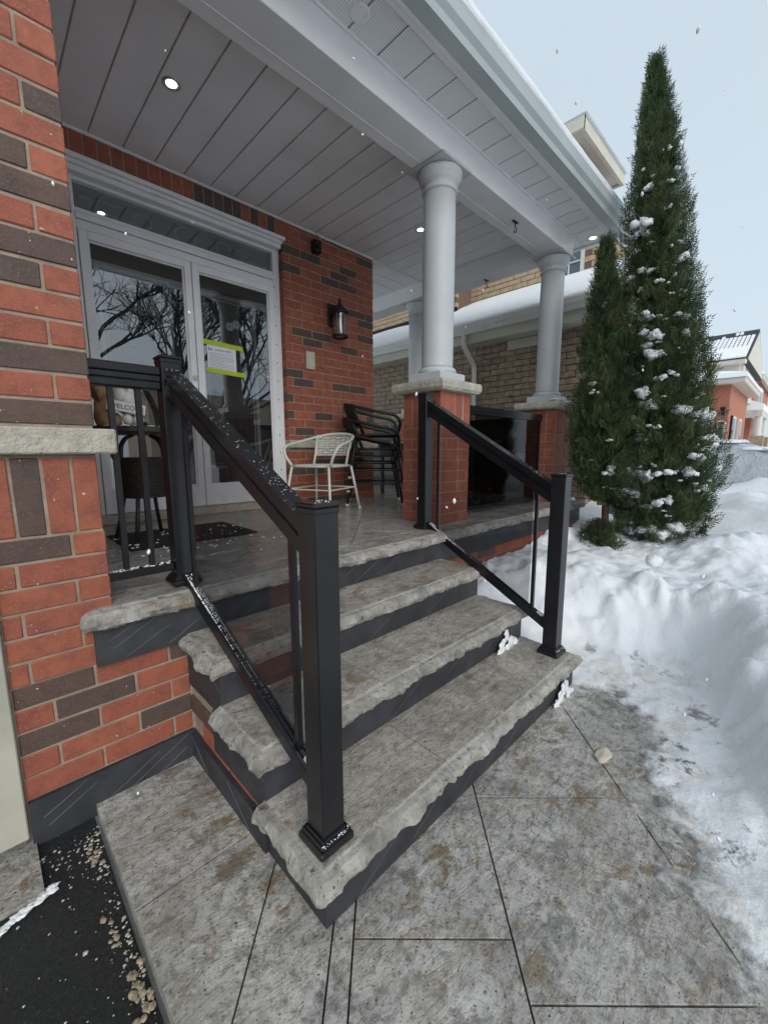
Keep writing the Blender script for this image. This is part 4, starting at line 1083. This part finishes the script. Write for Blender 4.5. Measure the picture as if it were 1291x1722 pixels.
# lower roof with snow, exposed shingles along the wall
UX = 7.3
build(MB().add([(5.72, 1.9, 3.30), (UX+.1, 1.9, 4.16), (UX+.1, 12, 4.16), (5.72, 12, 3.30), (5.72, 1.9, 3.34), (UX+.1, 1.9, 4.21), (UX+.1, 12, 4.21), (5.72, 12, 3.34)], [(0,1,2,3)[::-1],(4,5,6,7)[::-1],(0,1,5,4),(1,2,6,5),(2,3,7,6),(3,0,4,7)]), 'lower_roof', M_roofd, nb)
v = []; ys = np.arange(1.88, 12.1, .12); pr = [(5.665, 3.335), (5.655, 3.355), (5.675, 3.385), (5.74, 3.425), (6.4, 3.80), (6.9, 4.07), (7.1, 4.17), (7.32, 4.28)]
for y in ys:
    pull = min(1, max(0, (y-4.9)/.9))*.75
    for j, (x, z) in enumerate(pr):
        k = mnoise.noise(Vector((y*.9, j*.5, 7)))*.018
        xx = x - (max(0, x-6.0)*pull*.55); zz = (z + k) if j else z
        if pull and x > 6.6: zz = 3.36+(xx-5.72)*.53 + .05*(1-pull) + (.03 if j < 7 else -.03)
        v.append((xx, y, zz))
n = len(pr); ny_ = len(ys)
tag(build(MB().add(v, [(i*n+j, i*n+j+1, (i+1)*n+j+1, (i+1)*n+j) for i in range(ny_-1) for j in range(n-1)]+[tuple(range(n))]), 'neighbour_roof_snow', M_snow, smooth=True), 'smooth snow covering the lower roof of the tan brick house', 'snow', kind='stuff')
uw = build(MB().box(UX+.012, 8.6, 2.47, 12, 3.6, 4.72).box(UX+.012, 8.6, 3.05, 12, 4.72, 6.2), 'upper_wall', M_mortar_dk, nb)
bag = MB(); z = 3.75; k = 0
while z < 6.0:
    y = (2.45 if z < 4.6 else 3.05)+(.13 if k % 2 else 0)
    while y < 10.5:
        if not (2.80 < y+.12 < 3.30 and z > 4.0): bag.cbox(UX, UX+.08, y, y+.257, z, z+BH, .005, .003)
        y += .267
    z += .089; k += 1
stuff(build(bag, 'upper_wall_bricks', M_tanl, nb))
bag = MB()
for x in np.arange(UX+.09, 8.3, .267):
    for z in np.arange(3.75, 6.0, .089): bag.cbox(x, x+.257, 2.45 if z < 4.6 else 3.03, 2.52 if z < 4.6 else 3.1, z, z+BH, .005, .003)
stuff(build(bag, 'upper_front_bricks', M_tanl, nb))
wf = build(ring(0, 0, 0, 0, 0, 0, 0) if False else MB().box(UX-.03, UX+.02, 2.82, 2.87, 3.98, 5.4).box(UX-.03, UX+.02, 3.25, 3.30, 3.98, 5.4).box(UX-.03, UX+.02, 2.87, 3.25, 3.98, 4.03), 'window', M_whitep, nb)
build(MB().box(UX+.006, UX+.011, 2.87, 3.25, 4.03, 5.4), 'pane', M_wglass, wf)
build(MB().box(UX-.02, UX+.005, 3.05, 3.07, 4.03, 5.4).box(UX-.02, UX+.004, 2.87, 3.25, 4.42, 4.44).box(UX-.02, UX+.004, 2.87, 3.25, 4.82, 4.84), 'glazing_bar', M_whitep, wf)
build(MB().cbox(UX-.06, UX+.05, 2.60, 4.30, 3.90, 3.975, .006), 'stone_sill', M_cream, nb)
# jutting brick bay at the back and the dark flashing below it
jb_ = build(MB().box(6.812, UX+.1, 4.95, 12, 4.06, 5.2), 'brick_bay', M_mortar_dk, nb)
bag = MB(); z = 4.09; k = 0
while z < 5.0:
    y = 4.94+(.13 if k % 2 else 0)
    while y < 11.5: bag.cbox(6.80, 6.88, y, y+.257, z, z+BH, .005, .003); y += .267
    z += .089; k += 1
stuff(build(bag, 'bay_bricks', M_tanl, nb))
build(MB().box(6.77, 6.80, 4.90, 12, 3.74, 4.075), 'flashing', M_dark, nb)
# upper eave
build(MB().cbox(7.06, 8.90, 2.90, 12, 6.20, 6.235, .004), 'upper_soffit', M_creamw, nb)
ue = build(MB().box(7.02, 8.96, 2.84, 2.899, 6.17, 6.36).box(7.0, 7.059, 2.84, 12, 6.171, 6.36).box(8.901, 8.962, 2.899, 12, 6.171, 6.36), 'upper_fascia', M_creamw, nb)
build(MB().add([(6.98,2.8,6.36),(8.98,2.8,6.36),(8.98,12,6.36),(6.98,12,6.36),(7.98,3.8,6.75),(7.98,11,6.75)], [(0,1,4),(1,2,5,4),(2,3,5),(3,0,4,5),(3,2,1,0)]), 'upper_roof', M_snow, nb)
build(MB().cbox(5.96, 6.06, 2.25, 2.42, .60, .74, .02).tube([(6.08, 2.33, .7), (5.93, 2.33, .72)], .03, 8), 'hose_reel', M_gut, nb)

# ================================================================ FAR HOUSES
hA = thing('orange_brick_house', 'orange brick house with cream gable and snowy roof down the street', 'house', (20, 5, 0))
AX, AY = 17., 1.50
AY = 1.86
build(MB().box(AX, 22, AY, 14, 0, 3.42), 'garage_wall', M_orange, hA)
build(MB().cbox(AX-.3, 22.2, AY-.35, 14, 3.42, 3.58, .02), 'eave', M_creamw, hA)
build(MB().add([(AX-.35, AY-.4, 3.58), (22.3, AY-.4, 3.58), (22.3, 9, 3.58), (AX-.35, 9, 3.58), (AX-.3, AY-.36, 3.72), (22.2, AY-.36, 3.72), (22.2, 9, 3.72), (AX-.3, 9, 3.72), (AX+1.8, AY+1.2, 4.2), (21, AY+1.2, 4.2), (21, 7, 4.2), (AX+1.8, 7, 4.2)], [(0,1,5,4),(1,2,6,5),(2,3,7,6),(3,0,4,7),(4,5,9,8),(5,6,10,9),(6,7,11,10),(7,4,8,11),(8,9,10,11),(3,2,1,0)]), 'garage_roof_snow', M_snow, hA)
build(MB().box(AX+1.95, 24, AY+.05, 12, 3.3, 4.5), 'upper_wall', M_creamw, hA)
build(MB().cbox(AX+1.62, AX+1.95, AY-.12, 12, 4.28, 4.42, .02), 'upper_eave', M_creamw, hA)
RX_, RZ_ = 21.5, 5.88
rq = lambda q, y, u: (AX+1.6+(RX_-AX-1.6)*q-.25*u, y, 4.42+(RZ_-4.42)*q+.9*u)
build(MB().add([rq(0, AY-.15, 0), rq(0, 12, 0), rq(1, 12, 0), rq(1, AY-.15, 0), (25.2, AY-.15, 4.42), (25.2, 12, 4.42)], [(0,1,2,3),(3,2,5,4),(0,3,4),(1,5,2),(0,4,5,1)]), 'upper_roof', M_roofd, hA)
m = MB()
for i in range(11):
    for j in range(46):
        s0 = .02+i*.082; y0 = AY-.1+j*.125; w_ = .125 if i < 4 else .092
        if i > 8 and random.random() < .7: continue
        a, b, c, d = rq(s0, y0, .012), rq(s0, y0+w_, .012), rq(s0+(.080 if i < 4 else .064), y0+w_, .012), rq(s0+(.080 if i < 4 else .064), y0, .012)
        m.add([a, b, c, d, (a[0], a[1], a[2]+.05), (b[0], b[1], b[2]+.05), (c[0], c[1], c[2]+.05), (d[0], d[1], d[2]+.05)], [(0,1,2,3),(4,5,6,7),(0,4,5,1),(1,5,6,2),(2,6,7,3),(3,7,4,0)])
stuff(build(m, 'roof_snow', M_snow, hA))
build(MB().add([(AX+1.75, AY-.16, 4.42), (25, AY-.16, 4.42), (21.5, AY-.16, 5.76), (AX+1.75, AY-.152, 4.42), (25, AY-.152, 4.42), (21.5, AY-.152, 5.76)], [(0,1,2),(5,4,3),(0,3,4,1),(1,4,5,2),(2,5,3,0)]), 'gable', M_creamw, hA)
build(MB().box(AX+2.3, AX+2.7, AY-.03, AY+.04, 3.55, 4.3), 'gable_window', M_whitep, hA)
for y in (2.00, 2.30):
    wA = build(MB().box(AX-.06, AX+.02, y-.10, y+.10, .9, 2.2), 'window', M_whitep, hA); build(MB().box(AX-.07, AX-.062, y-.06, y+.06, 1.0, 2.15), 'pane', M_wglass, wA)
    build(MB().tube([(AX-.05, y+.10*math.cos(g), 2.2+.10*math.sin(g)) for g in np.linspace(0, math.pi, 9)], .03, 5), 'arch', M_whitep, wA)
for x in (18.3, 20.0):
    wA = build(MB().box(x-.4, x+.4, AY-.05, AY+.02, 1.3, 2.5), 'window', M_whitep, hA); build(MB().box(x-.3, x+.3, AY-.06, AY-.052, 1.4, 2.42), 'pane', M_wglass, wA)
build(MB().box(AX-.10, AX, 1.95, 2.03, 2.48, 2.68).box(AX-.2, AX-.1, 1.93, 2.05, 2.64, 2.72), 'lantern', M_black, hA)
build(MB().box(AX+.62, AX+.85, AY-.06, AY, 1.3, 2.5), 'shutter', M_black, hA)
build(MB().box(22.3, 27, 2.7, 12, 0, 3.2), 'porch_wall', M_creamw, hA)
hB = thing('red_brick_house', 'far red brick house with white porch column and snowy hip roof', 'house', (33, 6, 0))
build(MB().box(30, 40, 2.3, 14, 0, 5.3), 'wall', M_orange, hB)
build(MB().add([(29.5,1.9,5.3),(40.5,1.9,5.3),(40.5,14,5.3),(29.5,14,5.3),(33,5,8.2),(37,5,8.2),(37,11,8.2),(33,11,8.2)], [(0,1,5,4),(1,2,6,5),(2,3,7,6),(3,0,4,7),(4,5,6,7),(3,2,1,0)]), 'roof_snow', M_snow, hB)
build(MB().box(29.6, 40.4, 2.0, 2.1, 5.1, 5.32).box(29.6, 29.7, 2.1, 14, 5.1, 5.32), 'eave', M_creamw, hB)
wB = build(MB().box(32.2, 34, 2.2, 2.3, 3.3, 4.9), 'window', M_whitep, hB); build(MB().box(32.4, 33.8, 2.18, 2.199, 3.45, 4.75), 'pane', M_wglass, wB)
build(MB().add([(24.2,1.5,3.35),(31,1.5,3.35),(31,3,3.95),(24.2,3,3.95),(24.2,1.5,3.1),(31,1.5,3.1),(31,3,3.1),(24.2,3,3.1)], [(0,1,2,3),(7,6,5,4),(0,4,5,1),(1,5,6,2),(2,6,7,3),(3,7,4,0)]), 'porch_roof', M_snow, hB)
build(MB().box(24.2, 31, 1.52, 1.7, 2.85, 3.1), 'porch_beam', M_creamw, hB)
for x in (24.6, 27.6): build(MB().lathe([(.18, 2.0), (.16, 2.1), (.15, 2.85)], 12, (x, 1.65, 0)), 'column', M_whitep, hB); build(MB().box(x-.3, x+.3, 1.4, 1.9, .3, 2.0), 'pier', M_tan, hB)
build(MB().box(24.6, 27.6, 1.62, 1.68, 2.12, 2.18).box(24.6, 27.6, 1.62, 1.68, 1.42, 1.48), 'rail', M_whitep, hB)
for x in np.arange(24.9, 27.4, .16): build(MB().box(x-.025, x+.025, 1.63, 1.67, 1.48, 2.12), 'baluster', M_whitep, hB)

# covered car
car = thing('covered_car', 'parked car under a pale grey cover dusted with snow', 'car', (11.6, 1.0, .5))
v = []; prof = [(-1.3,.62),(-1.2,.98),(-.4,1.10),(.25,1.22),(.9,1.52),(1.7,1.58),(2.6,1.50),(3.2,1.18),(3.5,1.05),(3.6,.6)]
sec = [(-.95,-.35),(-.93,.0),(-.78,.86),(-.4,1.0),(0,1.03),(.4,1.0),(.78,.86),(.93,0),(.95,-.35)]
pp = smooth_path([(y, z, 0) for y, z in prof], 4)
for p in pp:
    y, zt = p.x, p.y
    for (sx, sz) in sec:
        k = mnoise.noise(Vector((y*1.4, sx*2, sz)))*.05
        v.append((11.7+sx*(.97+.06*(sz < .1))+k, y, .72+(zt-.72)*max(sz, -.6)+k*.8))
n = len(sec); 
build(MB().add(v, [(i*n+j, (i+1)*n+j, (i+1)*n+j+1, i*n+j+1) for i in range(len(pp)-1) for j in range(n-1)]+[tuple(range(n)), tuple(range((len(pp)-1)*n, len(pp)*n))[::-1]]), 'cover', M_tarp, car, smooth=True)
for yy in (-.5, 2.6):
    for xx in (10.85, 12.55): build(MB().tube([(xx-.1, yy, .62), (xx+.1, yy, .62)], .31, 18), 'wheel', M_black, car)
m = MB(); 
for k in range(60):
    y = random.uniform(.6, 3.0); m.blob((11.7+random.uniform(-.6, .6), y, 1.55 if 1 < y < 2.6 else 1.40), .22, .25, .06, .3, 6, 9, True)
stuff(build(m, 'snow', M_snow, car, smooth=True))

# ================================================================ CEDARS
def cedar(base, apex, z0, rad, n, label, trunks, snow_n, seed, name='cedar_tree', prof=None):
    rg = np.random.default_rng(seed); rnd = random.Random(seed)
    base, apex = Vector(base), Vector(apex); H = apex.z-base.z
    t = thing(name, label, 'cedar', base.to_tuple(), 'cedars beside the porch')
    prof = prof or [(0, .75), (.06, .95), (.16, 1.0), (.4, .80), (.6, .60), (.76, .43), (.88, .24), (.96, .10), (1.0, .02)]
    px, py = zip(*prof)
    hs_ = rg.beta(1.0, 1.25, n)*.999
    V = []; F = []; nv = 0
    # lobes: vertical plume clusters so the outline breaks up
    lob = [(rg.uniform(0, 2*np.pi), rg.uniform(0, 1), rg.uniform(.05, .12)) for _ in range(90)]
    for i in range(n):
        h = hs_[i]; g = rg.uniform(0, 2*np.pi); R_ = rad*np.interp(h, px, py)
        lobe = 1+.30*mnoise.noise(Vector((math.cos(g)*2.2, math.sin(g)*2.2, h*9+seed)))+.26*mnoise.noise(Vector((math.cos(g)*5, math.sin(g)*5, h*24+seed)))
        rr = R_*lobe*(1-.55*rg.random()**2.2)
        c = base.lerp(apex, z0+(1-z0)*h) + Vector((rr*math.cos(g), rr*math.sin(g), 0))
        out_ = Vector((math.cos(g), math.sin(g), 0)); upv = (Vector((0, 0, 1))*rg.uniform(.55, 1.1) + out_*rg.uniform(.25, .9) + Vector((rg.normal(), rg.normal(), 0))*.3).normalized()
        sd_ = upv.cross(Vector((rg.normal(), rg.normal(), rg.normal()*.5))).normalized()
        Ls = rg.uniform(.06, .125)*(1-.3*h)
        # a flat branching spray: stem with paired side scales
        for k in range(4):
            p = c+upv*Ls*(k/4.); w_ = Ls*(.42-.07*k); s_g = 1 if k % 2 else -1
            for s_g in (-1, 1):
                q = p+sd_*s_g*w_+upv*w_*.75; e = upv*Ls*.075
                V += [p[:], (q-e*.5)[:], (q+e)[:]]; F.append((nv, nv+1, nv+2)); nv += 3
        p = c+upv*Ls*.9; V += [(p-sd_*Ls*.06)[:], (p+sd_*Ls*.06)[:], (p+upv*Ls*.42)[:]]; F.append((nv, nv+1, nv+2)); nv += 3
    m = MB(); m.v = V; m.f = F
    build(m, 'crown', M_leaf, t)
    # dark inner body of twigs keeps the crown opaque in the middle
    m = MB()
    for k in range(320):
        h = rnd.random(); g = rnd.uniform(0, 6.28); R_ = rad*np.interp(h, px, py)*.72
        c = base.lerp(apex, z0+(1-z0)*h*.96); e = c+Vector((R_*math.cos(g), R_*math.sin(g), R_*.9+.05)); m.tube([c[:], (c.lerp(e, .5)-Vector((0, 0, .02)))[:], e[:]], [.010, .007, .003], 4, False)
    build(m, 'branches', M_bark, t)
    m = MB()
    for k in range(int(n*.10)):
        h = rnd.random()**1.2; g = rnd.uniform(0, 6.28); R_ = rad*np.interp(h, px, py)*rnd.uniform(.1, .74); c = base.lerp(apex, z0+(1-z0)*h*.97)+Vector((R_*math.cos(g), R_*math.sin(g), 0))
        a = Vector((rnd.gauss(0, 1), rnd.gauss(0, 1), rnd.gauss(0, 1))).normalized()*.06; b = a.cross(Vector((rnd.gauss(0, 1), rnd.gauss(0, 1), rnd.gauss(0, 1)))).normalized()*.05
        m.quad(c-a-b, c+a-b, c+a+b, c-a+b)
    build(m, 'inner_foliage', M_leaf, t)
    for (a, b, r) in trunks: build(MB().tube(smooth_path([a, ((a[0]+b[0])/2+rnd.uniform(-.02, .02), (a[1]+b[1])/2+rnd.uniform(-.02, .02), (a[2]+b[2])/2), b], 5), [r*(1-.06*k) for k in range(11)], 9), 'trunk', M_bark, t, smooth=True)
    m = MB()
    for k in range(snow_n):
        h = rnd.random()**1.5*.82; g = rnd.uniform(-4.5, -1.35); R_ = rad*np.interp(h, px, py)*rnd.uniform(.82, 1.0); c = base.lerp(apex, z0+(1-z0)*h)+Vector((R_*math.cos(g), R_*math.sin(g), .02)); s = (.009+.06*rnd.random()**2.4)*(1.2-.6*h)
        dr = Vector((-math.sin(g), math.cos(g), rnd.uniform(-.35, .35)))
        for q in range(rnd.randint(2, 6)):
            u = rnd.gauss(0, 1); k_ = s*rnd.uniform(.45, 1.0)
            m.blob(c+dr*u*s*1.1+Vector((rnd.gauss(0, s*.3), rnd.gauss(0, s*.3), rnd.gauss(0, s*.3)-abs(u)*s*.25)), k_, k_, k_*rnd.uniform(.5, .85), .55, 7, 9)
    if snow_n: stuff(build(m, 'snow', M_snow, t, smooth=True))
    return t
cedar((5.10, .99, .22), (4.79, 1.33, 4.92), .05, .45, 15000, 'tall pointed green cedar with snow clumps at the right of the porch', [((4.80, 1.10, .2), (4.93, 1.12, 2.2), .045), ((4.92, 1.02, .2), (5.0, 1.05, 3.0), .05), ((5.1, .98, .2), (4.95, 1.1, 3.2), .05)], 190, 5)
cedar((4.76, 1.42, .25), (4.60, 1.58, 3.44), .20, .30, 6500, 'shorter slender dark green cedar tight against the porch corner', [((4.74, 1.42, .2), (4.68, 1.5, 2.4), .042)], 22, 8, prof=[(0, .6), (.1, .9), (.25, 1), (.5, .72), (.75, .42), (.9, .2), (1, .03)])
cedar((4.42, 1.40, .26), (4.46, 1.40, .66), .02, .19, 900, 'low scrubby cedar shoot at the foot of the two cedars', [((4.44, 1.4, .2), (4.45, 1.4, .5), .012)], 4, 11, 'cedar_shoot', [(0, .9), (.3, 1), (.6, .8), (1, .3)])

# ================================================================ ACROSS THE STREET (seen in the door glass)
def bare_tree(x, y, H, seed, label):
    rnd = random.Random(seed); t = thing('bare_tree', label, 'tree', (x, y, .3), 'bare trees across the street'); m = MB(); tw = MB()
    def grow(p, d, L_, r, lv):
        n = 4; pts = [p]; q = p
        for k in range(n):
            d = (d+Vector((rnd.gauss(0, .13), rnd.gauss(0, .13), rnd.gauss(.03, .08)))).normalized(); q = q+d*L_/n; pts.append(q)
        (m if lv < 3 else tw).tube([v[:] for v in pts], [r*(1-.10*k) for k in range(n+1)], 6 if lv < 3 else 3, False)
        if lv >= 7: return
        for k in range(rnd.choice((3, 3, 4)) if lv < 4 else rnd.choice((2, 3))):
            ax = Vector((rnd.gauss(0, 1), rnd.gauss(0, 1), rnd.gauss(0, .5))).normalized(); nd = (d+ax*rnd.uniform(.45, .85)).normalized()
            grow(pts[rnd.randint(2, 4)], nd, L_*rnd.uniform(.62, .82), r*.63, lv+1)
    grow(Vector((x, y, .3)), Vector((0, 0, 1)), H*.27, H*.0115, 0)
    build(m, 'trunk', M_barkd, t); build(tw, 'twigs', M_barkd, t)
bare_tree(3.3, -6.5, 13.5, 5, 'bare branching street tree reflected in the left door glass')
bare_tree(7.4, -9., 14., 9, 'bare street tree reflected in the right door glass')
bare_tree(5.2, -8.0, 13., 12, 'bare street tree reflected between the two door panes')
op = thing('opposite_house', 'house across the street reflected in the door glass', 'house', (15, -24, 0))
build(MB().box(9, 21, -30, -24, 0, 5.6), 'wall', M_tan, op)
build(MB().add([(8.5,-30,5.6),(21.5,-30,5.6),(21.5,-23.5,5.6),(8.5,-23.5,5.6),(12,-27,8.4),(18,-27,8.4)], [(3,2,5,4),(2,1,5),(1,0,4,5),(0,3,4),(0,1,2,3)]), 'roof', M_snow, op)
for x in (10.5, 14.5, 18.5): build(MB().box(x, x+1.6, -24.0, -23.94, 3.2, 4.6), 'window', M_wglass, op)
build(MB().box(10, 15, -24.0, -23.93, .3, 2.6), 'garage_door', M_whitep, op)

# ================================================================ FALLING SNOW
m = MB(); rf = random.Random(4)
for k in range(150):
    dpt = rf.uniform(.9, 5.5); u, v_ = rf.uniform(-.9, .9), rf.uniform(-1.2, 1.2)
    p = Vector((0, 0, CAMH)) + (Vector(f_)+Vector(cr)*u+Vector(cd)*v_)*dpt
    if p.z < .35 or (p.y > 1.6 and (p.z > 3.4 or p.x < .6)) or p.y > 3.8: continue
    s = rf.uniform(.0022, .0046)*(1+.12*dpt); tl = Vector((rf.gauss(0, .4), rf.gauss(0, .4), -1)).normalized()
    m.tube([(p-tl*s*1.4)[:], p[:], (p+tl*s*1.4)[:]], [s*.35, s, s*.35], 6)
tag(build(m, 'falling_snow', M_snow, smooth=True), 'scattered white snowflakes drifting down through the air', 'snowflakes', kind='stuff')
